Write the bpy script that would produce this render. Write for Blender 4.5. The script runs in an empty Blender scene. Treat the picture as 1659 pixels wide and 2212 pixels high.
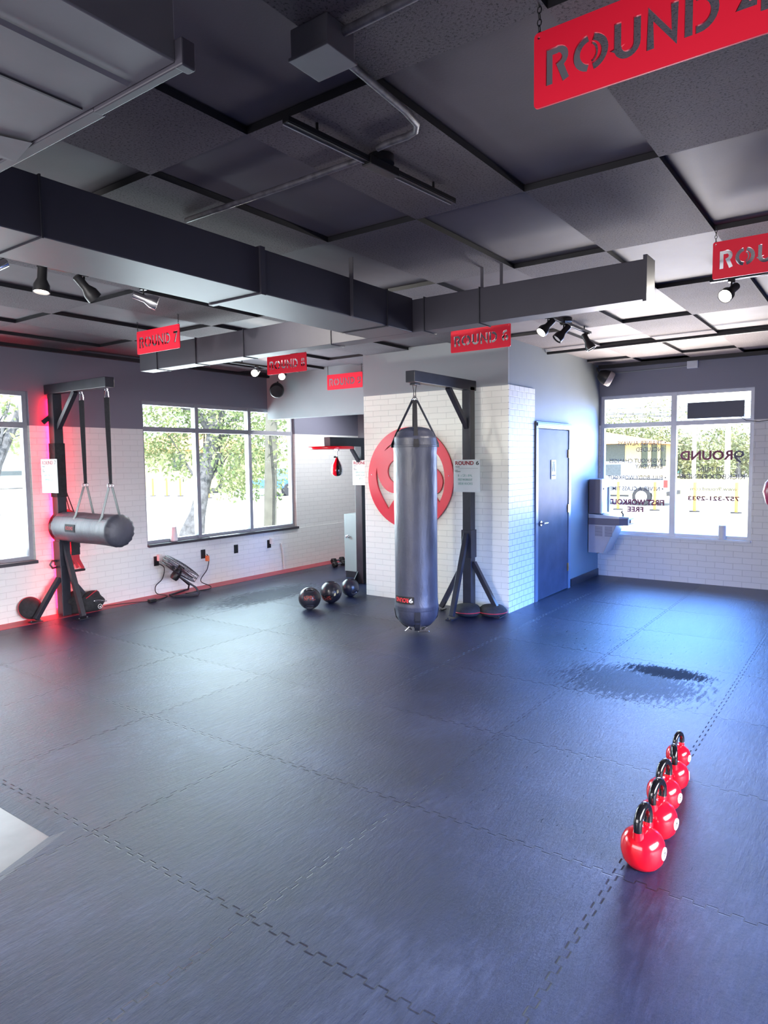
import bpy, bmesh, math, random
from mathutils import Vector, Matrix
random.seed(7)
SC = bpy.context.scene
COL = SC.collection
PI = math.pi

# ------------------------------------------------------------------ camera
CAMZ = 1.66
F_PX, YAW, PITCH, ROLL = 1476.3, 0.62834453, 0.07672212, -0.01309619
def cam_axes():
    cy, sy = math.cos(YAW), math.sin(YAW); cp, sp = math.cos(PITCH), math.sin(PITCH)
    cr, sr = math.cos(ROLL), math.sin(ROLL)
    B0 = Matrix(((sy, -cy, 0), (0, 0, -1), (cy, sy, 0)))
    P = Matrix(((1, 0, 0), (0, cp, -sp), (0, sp, cp)))
    R = Matrix(((cr, -sr, 0), (sr, cr, 0), (0, 0, 1)))
    return R @ P @ B0
AX = cam_axes()
right, down, fwd = Vector(AX[0]), Vector(AX[1]), Vector(AX[2])
cam = bpy.data.cameras.new('camera'); co = bpy.data.objects.new('camera', cam); COL.objects.link(co)
cam.sensor_fit = 'VERTICAL'; cam.sensor_height = 24.0; cam.sensor_width = 18.0
cam.lens = 24.0 * F_PX / 2212.0; cam.clip_start = 0.05; cam.clip_end = 400
mw = Matrix((right, -down, -fwd)).transposed().to_4x4(); mw.translation = Vector((0, 0, CAMZ))
co.matrix_world = mw
SC.camera = co

# ------------------------------------------------------------------ exposure, world, sun, daylight
SC.view_settings.view_transform = 'Standard'; SC.view_settings.look = 'None'
SC.view_settings.gamma = 1.0; SC.view_settings.use_curve_mapping = False
SC.view_settings.exposure = 0.35
SC.cycles.use_denoising = True
SC.cycles.max_bounces = 6; SC.cycles.diffuse_bounces = 3; SC.cycles.glossy_bounces = 3
SC.cycles.transparent_max_bounces = 12; SC.cycles.sample_clamp_indirect = 6.0
SC.cycles.caustics_reflective = False; SC.cycles.caustics_refractive = False

w = bpy.data.worlds.new('world'); SC.world = w; w.use_nodes = True
bg = w.node_tree.nodes['Background']; bg.inputs[0].default_value = (0.80, 0.91, 1.0, 1); bg.inputs[1].default_value = 3.4

def light(name, kind, loc, direction=None, energy=100, color=(1, 1, 1), size=None, size_y=None, **kw):
    l = bpy.data.lights.new(name, kind); l.energy = energy; l.color = color
    if kind == 'AREA':
        l.shape = 'RECTANGLE'; l.size = size; l.size_y = size_y or size
    for k, v in kw.items(): setattr(l, k, v)
    o = bpy.data.objects.new(name, l); COL.objects.link(o); o.location = loc
    if direction is not None:
        o.rotation_euler = Vector(direction).to_track_quat('-Z', 'Y').to_euler()
    return o
sun = light('sun', 'SUN', (0, 0, 10), (0.45, 0.42, -1.15), energy=8.5, color=(1, 0.97, 0.90), angle=0.01)
# daylight at the visible windows, plus added fill panels behind and beside the camera
light('daylight_left_window', 'AREA', (6.45, 7.62, 1.55), (0, -1, -0.12), 155, (0.66, 0.90, 1.0), 2.65, 1.7)
light('daylight_left_window_near', 'AREA', (2.7, 7.62, 1.55), (0, -1, -0.12), 60, (0.84, 0.92, 1.0), 1.9, 1.7)
light('daylight_right_window', 'AREA', (9.78, 2.2, 1.55), (-1, 0, -0.45), 125, (0.07, 0.31, 1.0), 1.8, 1.7, spread=math.radians(125))
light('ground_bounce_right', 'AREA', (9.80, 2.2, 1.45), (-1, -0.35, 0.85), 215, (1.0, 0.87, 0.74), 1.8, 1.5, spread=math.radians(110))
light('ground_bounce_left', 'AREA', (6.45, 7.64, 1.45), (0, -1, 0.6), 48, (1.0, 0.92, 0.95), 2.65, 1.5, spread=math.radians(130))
light('back_fill_panel', 'AREA', (-2.85, 2.6, 1.3), (1, 0, 0.02), 205, (0.99, 0.95, 0.98), 6.0, 1.8)  # unseen fill panel added at the solid back wall, no window there
# low blue accent strip on the wall to the right of the frame
light('blue_accent_strip', 'AREA', (6.4, -2.30, 0.50), (0.38, 1, -0.24), 110, (0.05, 0.26, 1.0), 5.6, 0.5, spread=math.radians(46))
light('side_fill_panel', 'AREA', (2.6, -2.35, 1.15), (0.1, 1, -0.42), 200, (0.88, 0.89, 1.0), 5.0, 1.5, spread=math.radians(66))  # added fill light out of view, the side wall has no opening

# ------------------------------------------------------------------ materials
def new_mat(name):
    m = bpy.data.materials.new(name); m.use_nodes = True
    return m, m.node_tree, m.node_tree.nodes['Principled BSDF']
def nd(nt, typ, **kw):
    n = nt.nodes.new(typ)
    for k, v in kw.items(): setattr(n, k, v)
    return n
def coords(nt, kind='Object'):
    return nd(nt, 'ShaderNodeTexCoord').outputs[kind]
def wpos(nt):
    return nd(nt, 'ShaderNodeNewGeometry').outputs['Position']
def math_n(nt, op, a, b=None, c=None, clamp=False):
    n = nd(nt, 'ShaderNodeMath', operation=op); n.use_clamp = clamp
    for i, v in enumerate((a, b, c)):
        if v is None: continue
        if isinstance(v, (int, float)): n.inputs[i].default_value = v
        else: nt.links.new(v, n.inputs[i])
    return n.outputs[0]
def noise(nt, vec, scale, detail=3, rough=0.5):
    n = nd(nt, 'ShaderNodeTexNoise'); n.inputs['Scale'].default_value = scale
    n.inputs['Detail'].default_value = detail; n.inputs['Roughness'].default_value = rough
    nt.links.new(vec, n.inputs['Vector']); return n.outputs['Fac']
def ramp(nt, fac, stops):
    r = nd(nt, 'ShaderNodeValToRGB'); e = r.color_ramp.elements
    while len(e) < len(stops): e.new(0.5)
    for i, (p, c) in enumerate(stops):
        e[i].position = p; e[i].color = (c if isinstance(c, tuple) else (c, c, c)) + (1,)
    nt.links.new(fac, r.inputs[0]); return r.outputs[0]
def bump(nt, bs, height, strength=0.3, dist=0.01):
    b = nd(nt, 'ShaderNodeBump'); b.inputs['Strength'].default_value = strength; b.inputs['Distance'].default_value = dist
    nt.links.new(height, b.inputs['Height'])
    prev = bs.inputs['Normal'].links
    if prev: nt.links.new(prev[0].from_socket, b.inputs['Normal'])
    nt.links.new(b.outputs[0], bs.inputs['Normal'])
def paint(name, col, rough=0.5, metal=0.0, var=0.12, scale=12, bmp=0.05, spec=0.5, coat=0.0):
    m, nt, bs = new_mat(name)
    v = coords(nt); f = noise(nt, v, scale, 4)
    lo = tuple(max(0, c * (1 - var)) for c in col); hi = tuple(min(1, c * (1 + var)) for c in col)
    nt.links.new(ramp(nt, f, [(0.3, lo), (0.7, hi)]), bs.inputs['Base Color'])
    bs.inputs['Roughness'].default_value = rough; bs.inputs['Metallic'].default_value = metal
    bs.inputs['Specular IOR Level'].default_value = spec; bs.inputs['Coat Weight'].default_value = coat
    if bmp: bump(nt, bs, noise(nt, v, scale * 6, 3), bmp, 0.005)
    return m
def glow(name, col, strength):
    m, nt, bs = new_mat(name)
    bs.inputs['Base Color'].default_value = col + (1,)
    bs.inputs['Emission Color'].default_value = col + (1,); bs.inputs['Emission Strength'].default_value = strength
    return m

def brick_mat(name, axis, bw=0.205, rh=0.067, white=(0.80, 0.81, 0.79), split=None, gray=(0.20, 0.21, 0.235), groove=0.74, rough=0.45):
    """painted brick on a vertical wall; axis = horizontal world axis; above height `split` the wall is plain grey paint"""
    m, nt, bs = new_mat(name)
    sep = nd(nt, 'ShaderNodeSeparateXYZ'); nt.links.new(wpos(nt), sep.inputs[0])
    cmb = nd(nt, 'ShaderNodeCombineXYZ'); nt.links.new(sep.outputs['XY'.index(axis)], cmb.inputs[0]); nt.links.new(sep.outputs[2], cmb.inputs[1])
    b = nd(nt, 'ShaderNodeTexBrick'); b.inputs['Scale'].default_value = 1.0
    b.inputs['Brick Width'].default_value = bw; b.inputs['Row Height'].default_value = rh
    b.inputs['Mortar Size'].default_value = 0.0035; b.inputs['Mortar Smooth'].default_value = 0.4
    b.inputs['Color1'].default_value = (*[c * 0.97 for c in white], 1); b.inputs['Color2'].default_value = (*white, 1)
    b.inputs['Mortar'].default_value = (*[c * groove for c in white], 1)
    # slight waviness of the courses
    nz = nd(nt, 'ShaderNodeTexNoise'); nz.inputs['Scale'].default_value = 5.0; nt.links.new(cmb.outputs[0], nz.inputs['Vector'])
    mx = nd(nt, 'ShaderNodeVectorMath', operation='MULTIPLY_ADD'); nt.links.new(nz.outputs['Color'], mx.inputs[0])
    mx.inputs[1].default_value = (0.012, 0.012, 0); nt.links.new(cmb.outputs[0], mx.inputs[2])
    nt.links.new(mx.outputs[0], b.inputs['Vector'])
    col = b.outputs['Color']; hgt = math_n(nt, 'SUBTRACT', 1.0, b.outputs['Fac'])
    if split is not None:
        up = math_n(nt, 'GREATER_THAN', sep.outputs[2], split)
        mix = nd(nt, 'ShaderNodeMixRGB'); nt.links.new(up, mix.inputs[0]); nt.links.new(col, mix.inputs[1]); mix.inputs[2].default_value = (*gray, 1)
        col = mix.outputs[0]; hgt = math_n(nt, 'MAXIMUM', hgt, up)
    nt.links.new(col, bs.inputs['Base Color']); bs.inputs['Roughness'].default_value = rough
    bump(nt, bs, noise(nt, wpos(nt), 40, 4), 0.12, 0.004)
    bump(nt, bs, hgt, 0.45, 0.006)
    return m

def floor_mat():
    m, nt, bs = new_mat('black rubber mat flooring')
    sep = nd(nt, 'ShaderNodeSeparateXYZ'); nt.links.new(wpos(nt), sep.inputs[0])
    def seam(a, b, off):
        u = math_n(nt, 'DIVIDE', math_n(nt, 'SUBTRACT', a, off), 1.01)
        fr = math_n(nt, 'SUBTRACT', math_n(nt, 'FRACT', math_n(nt, 'ADD', u, 0.5)), 0.5)
        d = math_n(nt, 'MULTIPLY', fr, 1.01)
        s = math_n(nt, 'SINE', math_n(nt, 'MULTIPLY', b, 2 * PI / 0.085))
        t = math_n(nt, 'MULTIPLY', s, 6.0)
        t = math_n(nt, 'MULTIPLY', math_n(nt, 'MAXIMUM', math_n(nt, 'MINIMUM', t, 1.0), -1.0), 0.011)
        e = math_n(nt, 'ABSOLUTE', math_n(nt, 'SUBTRACT', d, t))
        cell = math_n(nt, 'FLOOR', u)
        ln = math_n(nt, 'SUBTRACT', 1.0, math_n(nt, 'DIVIDE', e, 0.0040, clamp=True))
        side_ = math_n(nt, 'MULTIPLY', math_n(nt, 'LESS_THAN', math_n(nt, 'ABSOLUTE', d), 0.012), math_n(nt, 'LESS_THAN', math_n(nt, 'ABSOLUTE', s), 0.16))
        return math_n(nt, 'MAXIMUM', ln, side_), cell
    sx, cx = seam(sep.outputs[0], sep.outputs[1], 1.62)
    sy, cyy = seam(sep.outputs[1], sep.outputs[0], 1.81)
    s = math_n(nt, 'MAXIMUM', sx, sy)
    cc = nd(nt, 'ShaderNodeCombineXYZ'); nt.links.new(cx, cc.inputs[0]); nt.links.new(cyy, cc.inputs[1])
    wn = nd(nt, 'ShaderNodeTexWhiteNoise'); nt.links.new(cc.outputs[0], wn.inputs['Vector'])
    cellv = wn.outputs['Value']
    mp = nd(nt, 'ShaderNodeMapping'); mp.inputs['Scale'].default_value = (1.0, 4.5, 1.0); mp.inputs['Rotation'].default_value = (0, 0, 0.35)
    nt.links.new(wpos(nt), mp.inputs[0])
    streak = noise(nt, mp.outputs[0], 9, 8, 0.75)
    big = noise(nt, wpos(nt), 1.3, 4, 0.6)
    fine = noise(nt, wpos(nt), 60, 5, 0.7)
    # worn, matt dark patches
    def patch(x, y, rx, ry, k):
        dx = math_n(nt, 'DIVIDE', math_n(nt, 'SUBTRACT', sep.outputs[0], x), rx)
        dy = math_n(nt, 'DIVIDE', math_n(nt, 'SUBTRACT', sep.outputs[1], y), ry)
        r = math_n(nt, 'SQRT', math_n(nt, 'ADD', math_n(nt, 'MULTIPLY', dx, dx), math_n(nt, 'MULTIPLY', dy, dy)))
        v = math_n(nt, 'ADD', r, math_n(nt, 'MULTIPLY', math_n(nt, 'SUBTRACT', streak, 0.5), 3.2))
        return math_n(nt, 'MULTIPLY', math_n(nt, 'SUBTRACT', 1.0, math_n(nt, 'MULTIPLY', math_n(nt, 'SUBTRACT', v, 0.7), 3.0, clamp=True), clamp=True), k)
    p = math_n(nt, 'MAXIMUM', patch(5.42, 1.28, 0.16, 0.36, 1.0), patch(5.05, 1.45, 0.45, 0.55, 0.55))
    p = math_n(nt, 'MAXIMUM', p, patch(5.9, 6.1, 0.9, 0.35, 0.6))
    f = math_n(nt, 'ADD', math_n(nt, 'MULTIPLY', streak, 0.5), math_n(nt, 'MULTIPLY', big, 0.5))
    base = ramp(nt, f, [(0.38, (0.0065, 0.0105, 0.030)), (0.52, (0.0135, 0.0195, 0.056)), (0.64, (0.034, 0.046, 0.105))])
    mp2 = nd(nt, 'ShaderNodeMapping'); mp2.inputs['Scale'].default_value = (2.2, 26.0, 1.0); mp2.inputs['Rotation'].default_value = (0, 0, -0.5); nt.links.new(wpos(nt), mp2.inputs[0])
    scuff = math_n(nt, 'MULTIPLY', math_n(nt, 'SUBTRACT', noise(nt, mp2.outputs[0], 3.0, 6, 0.7), 0.66), 14.0, clamp=True)
    p = math_n(nt, 'MAXIMUM', p, math_n(nt, 'MULTIPLY', scuff, 0.55))
    speck = math_n(nt, 'GREATER_THAN', noise(nt, wpos(nt), 130, 2), 0.78)
    mix = nd(nt, 'ShaderNodeMixRGB'); nt.links.new(math_n(nt, 'MULTIPLY', speck, 0.35), mix.inputs[0]); nt.links.new(base, mix.inputs[1]); mix.inputs[2].default_value = (0.2, 0.2, 0.22, 1)
    mix2 = nd(nt, 'ShaderNodeMixRGB'); nt.links.new(math_n(nt, 'MAXIMUM', math_n(nt, 'MULTIPLY', s, 0.75), math_n(nt, 'MULTIPLY', p, 0.75)), mix2.inputs[0]); nt.links.new(mix.outputs[0], mix2.inputs[1]); mix2.inputs[2].default_value = (0.006, 0.006, 0.009, 1)
    nt.links.new(mix2.outputs[0], bs.inputs['Base Color'])
    rg = math_n(nt, 'ADD', 0.235, math_n(nt, 'MULTIPLY', streak, 0.10))
    rg = math_n(nt, 'ADD', rg, math_n(nt, 'MULTIPLY', cellv, 0.07))
    rg = math_n(nt, 'ADD', rg, math_n(nt, 'MULTIPLY', p, 0.4))
    nt.links.new(rg, bs.inputs['Roughness'])
    sp = math_n(nt, 'SUBTRACT', 0.36, math_n(nt, 'MULTIPLY', p, 0.30)); nt.links.new(sp, bs.inputs['Specular IOR Level'])
    bump(nt, bs, fine, 0.35, 0.004); bump(nt, bs, streak, 0.42, 0.012)
    bump(nt, bs, math_n(nt, 'SUBTRACT', 1.0, s), 0.9, 0.006)
    return m

M = {}
M['rubber'] = floor_mat()
M['plank'] = paint('grey vinyl plank floor', (0.20, 0.195, 0.20), 0.32, 0, 0.15, 6, 0.03)
M['redfloor'] = paint('red painted floor', (0.42, 0.045, 0.075), 0.45, 0, 0.15, 5)
M['brickX'] = brick_mat('white painted brick wall running along x', 'X', split=2.07, gray=(0.19, 0.19, 0.245), groove=0.84)
M['brickXlow'] = brick_mat('white painted lower brick', 'X', groove=0.84)
M['brickY'] = brick_mat('white painted brick wall running along y', 'Y', split=2.09, bw=0.21, rh=0.076, gray=(0.20, 0.21, 0.28))
M['colY'] = brick_mat('cream painted brick', 'Y', split=2.42, bw=0.225, rh=0.066, white=(0.82, 0.82, 0.76), gray=(0.29, 0.31, 0.33), groove=0.78)
M['colX'] = brick_mat('white painted rough brick', 'X', bw=0.1175, rh=0.066, white=(0.84, 0.85, 0.84), groove=0.38)
M['graywall'] = paint('light grey wall paint', (0.21, 0.235, 0.255), 0.55, 0, 0.03, 3, 0.04)
M['header'] = paint('pale grey wall paint', (0.25, 0.27, 0.29), 0.6, 0, 0.03, 3, 0.04)
M['graydark'] = paint('dark grey wall paint', (0.22, 0.23, 0.26), 0.6, 0, 0.04, 3, 0.04)
def tile_mat(name, col, pits):
    m, nt, bs = new_mat(name)
    v = wpos(nt); n1 = noise(nt, v, 105, 5, 0.7); n2 = noise(nt, v, 2.2, 3)
    base = ramp(nt, n2, [(0.3, tuple(c * 0.86 for c in col)), (0.7, tuple(c * 1.12 for c in col))])
    if pits:
        pm = ramp(nt, n1, [(0.38, 0.30), (0.47, 1.0)])
        mx = nd(nt, 'ShaderNodeMixRGB', blend_type='MULTIPLY'); mx.inputs[0].default_value = 1; nt.links.new(base, mx.inputs[1]); nt.links.new(pm, mx.inputs[2])
        base = mx.outputs[0]
    nt.links.new(base, bs.inputs['Base Color']); bs.inputs['Roughness'].default_value = 0.85 if pits else 0.68
    bs.inputs['Specular IOR Level'].default_value = 0.3
    bump(nt, bs, n1, 0.5 if pits else 0.1, 0.006)
    return m
M['tile_rough'] = tile_mat('fissured dark ceiling tile', (0.120, 0.105, 0.122), True)
M['tile_smooth'] = tile_mat('smooth dark ceiling tile', (0.108, 0.096, 0.114), False)
M['grid'] = paint('black ceiling grid', (0.012, 0.012, 0.016), 0.5)
M['duct'] = paint('dark painted duct', (0.050, 0.047, 0.064), 0.50, 0, 0.08, 3, 0.04)
M['conduit_paint'] = paint('scuffed dark conduit paint', (0.10, 0.095, 0.115), 0.45, 0, 0.5, 25, 0.1)
M['duct_seam'] = paint('duct seam', (0.03, 0.03, 0.04), 0.5)
M['duct_big'] = paint('grey painted duct', (0.13, 0.125, 0.145), 0.5, 0, 0.12, 4, 0.05)
M['alu'] = paint('window aluminium', (0.33, 0.33, 0.37), 0.38, 0.25, 0.06, 8, 0.02)
M['alu_white'] = paint('pale window frame', (0.62, 0.66, 0.74), 0.4, 0.1, 0.06, 8, 0.02)
M['darksill'] = paint('dark sill', (0.05, 0.045, 0.055), 0.45)
M['black_steel'] = paint('black painted steel', (0.022, 0.023, 0.034), 0.36, 0, 0.2, 9, 0.03)
M['black'] = paint('black plastic', (0.012, 0.012, 0.014), 0.38)
M['webbing'] = paint('black webbing', (0.018, 0.018, 0.024), 0.75, 0, 0.2, 60, 0.3)
M['graystrap'] = paint('grey strap', (0.16, 0.18, 0.18), 0.6, 0, 0.1, 50, 0.2)
M['chrome'] = paint('polished steel', (0.75, 0.75, 0.78), 0.18, 1.0, 0.03, 5, 0)
M['brass'] = paint('brass', (0.6, 0.42, 0.16), 0.3, 1.0, 0.05, 5, 0)
def leather(name, col, rough=0.36, sc=7):
    m, nt, bs = new_mat(name); v = coords(nt)
    mp = nd(nt, 'ShaderNodeMapping'); mp.inputs['Scale'].default_value = (1, 1, 0.45); nt.links.new(v, mp.inputs[0])
    n = noise(nt, mp.outputs[0], sc, 6, 0.6)
    nt.links.new(ramp(nt, n, [(0.3, tuple(c * 0.7 for c in col)), (0.7, tuple(c * 1.3 for c in col))]), bs.inputs['Base Color'])
    nt.links.new(math_n(nt, 'ADD', rough - 0.08, math_n(nt, 'MULTIPLY', n, 0.2)), bs.inputs['Roughness'])
    bs.inputs['Specular IOR Level'].default_value = 0.7
    bump(nt, bs, n, 0.55, 0.022); bump(nt, bs, noise(nt, v, 120, 2), 0.08, 0.002)
    return m
M['leather'] = leather('black vinyl leather', (0.040, 0.045, 0.078), 0.42)
M['leather_soft'] = leather('worn black vinyl', (0.050, 0.053, 0.075), 0.50, 5)
M['red_acrylic'] = paint('red acrylic', (1.0, 0.006, 0.04), 0.5, 0, 0.03, 3, 0)
M['red_logo'] = paint('red enamel', (0.70, 0.02, 0.05), 0.22, 0, 0.05, 2, 0.01, spec=0.8)
M['red_gloss'] = paint('glossy red vinyl', (0.88, 0.004, 0.02), 0.16, 0, 0.04, 3, 0, spec=0.6, coat=0.5)
M['black_gloss'] = paint('glossy black', (0.006, 0.006, 0.008), 0.10, 0, 0.1, 3, 0, spec=0.7, coat=0.6)
M['white'] = paint('white plastic', (0.78, 0.78, 0.76), 0.45, 0, 0.03, 8, 0)
M['board'] = paint('white board', (0.74, 0.78, 0.77), 0.3, 0, 0.03, 6, 0)
M['ink_red'] = paint('dark red print', (0.32, 0.008, 0.02), 0.5, 0, 0.05, 5, 0)
M['ink_black'] = paint('black print', (0.02, 0.02, 0.022), 0.5, 0, 0.05, 5, 0)
M['ink_green'] = paint('green marker', (0.28, 0.50, 0.43), 0.5, 0, 0.1, 30, 0)
M['ink_grey'] = paint('grey vinyl letters', (0.10, 0.10, 0.15), 0.5, 0, 0.05, 5, 0)
M['ink_mulberry'] = paint('maroon vinyl letters', (0.20, 0.03, 0.09), 0.5, 0, 0.05, 5, 0)
M['patch_red'] = paint('red stitched print', (0.75, 0.04, 0.05), 0.5, 0, 0.05, 5, 0)
M['steel_panel'] = paint('grey painted steel panel', (0.32, 0.37, 0.38), 0.4, 0, 0.04, 4, 0.02)
M['fountain'] = paint('pale grey enamel', (0.50, 0.48, 0.50), 0.4, 0, 0.05, 5, 0.02)
M['fountain_light'] = paint('brushed stainless steel', (0.60, 0.64, 0.70), 0.3, 0.6, 0.05, 5, 0.02)
M['fountain_dark'] = paint('slate enamel', (0.17, 0.16, 0.20), 0.4, 0, 0.05, 5, 0.02)
M['door'] = paint('dark lacquered door', (0.055, 0.062, 0.10), 0.50, 0, 0.25, 4, 0.06, spec=0.16)
M['casing'] = paint('grey door casing', (0.14, 0.18, 0.26), 0.35, 0, 0.05, 4, 0.02)
M['led_dark'] = paint('blank led panel', (0.022, 0.035, 0.085), 0.35, 0, 0.1, 4, 0)
M['orange'] = paint('orange plastic', (0.85, 0.22, 0.08), 0.45, 0, 0.05, 5, 0)
M['charcoal'] = paint('charcoal cloth', (0.02, 0.02, 0.024), 0.85, 0, 0.3, 30, 0.3)
M['red_trim'] = paint('red piping', (0.5, 0.03, 0.05), 0.5, 0, 0.05, 5, 0)
M['red_vinyl_wall'] = leather('dark red leather', (0.35, 0.02, 0.05), 0.3)
M['neon_red'] = glow('red led tube', (1.0, 0.003, 0.024), 130)
M['neon_blue'] = glow('blue led tube', (0.03, 0.16, 1.0), 60)
M['bulb'] = glow('lamp face', (1.0, 0.93, 0.82), 22)
M['speaker_grille'] = paint('speaker grille', (0.42, 0.38, 0.38), 0.5, 0.2, 0.1, 80, 0.2)
# outdoors
M['concrete'] = paint('sunlit concrete', (0.62, 0.60, 0.57), 0.9, 0, 0.08, 0.8, 0)
M['asphalt'] = paint('asphalt road', (0.33, 0.33, 0.36), 0.9, 0, 0.08, 0.8, 0)
M['grass'] = paint('dry grass', (0.38, 0.36, 0.17), 0.95, 0, 0.25, 1.5, 0)
M['bark'] = paint('oak bark', (0.12, 0.12, 0.135), 0.95, 0, 0.45, 10, 0.8)
M['pole'] = paint('weathered pole', (0.16, 0.155, 0.135), 0.9, 0, 0.2, 4, 0.2)
def leafmat(name, a, b):
    m, nt, bs = new_mat(name)
    oi = nd(nt, 'ShaderNodeTexNoise'); oi.inputs['Scale'].default_value = 1.7; nt.links.new(wpos(nt), oi.inputs['Vector'])
    nt.links.new(ramp(nt, oi.outputs['Fac'], [(0.35, a), (0.65, b)]), bs.inputs['Base Color']); bs.inputs['Roughness'].default_value = 0.6
    return m
M['leaf'] = leafmat('oak leaves', (0.13, 0.20, 0.08), (0.34, 0.38, 0.18))
M['leaf_far'] = leafmat('distant foliage', (0.16, 0.21, 0.13), (0.40, 0.40, 0.20))
M['stucco'] = paint('cream stucco', (0.70, 0.60, 0.45), 0.9)
M['roof'] = paint('orange tile roof', (0.72, 0.33, 0.13), 0.8, 0, 0.2, 6, 0.2)
M['pane_dark'] = paint('dark window pane', (0.10, 0.12, 0.15), 0.2)
M['carwhite'] = paint('white car paint', (0.42, 0.44, 0.50), 0.2, 0, 0.02, 3, 0)
M['carblue'] = paint('blue car paint', (0.08, 0.2, 0.5), 0.2, 0, 0.02, 3, 0)
M['tire'] = paint('tyre', (0.05, 0.05, 0.06), 0.8)
M['taillight'] = paint('tail light', (0.75, 0.03, 0.03), 0.3)
M['orange_post'] = paint('orange post', (0.95, 0.45, 0.08), 0.5, 0, 0.05, 3, 0)
M['green_bin'] = paint('teal painted bin', (0.05, 0.24, 0.24), 0.5)
def glass_mat():
    m = bpy.data.materials.new('window glass'); m.use_nodes = True; nt = m.node_tree
    nt.nodes.remove(nt.nodes['Principled BSDF']); out = nt.nodes['Material Output']
    tr = nd(nt, 'ShaderNodeBsdfTransparent'); tr.inputs[0].default_value = (0.95, 0.97, 0.97, 1)
    gl = nd(nt, 'ShaderNodeBsdfGlossy'); gl.inputs['Roughness'].default_value = 0.02
    mx = nd(nt, 'ShaderNodeMixShader'); fr = nd(nt, 'ShaderNodeFresnel'); fr.inputs[0].default_value = 1.2
    nt.links.new(fr.outputs[0], mx.inputs[0]); nt.links.new(tr.outputs[0], mx.inputs[1]); nt.links.new(gl.outputs[0], mx.inputs[2])
    nt.links.new(mx.outputs[0], out.inputs[0]); return m
M['glass'] = glass_mat()

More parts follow.
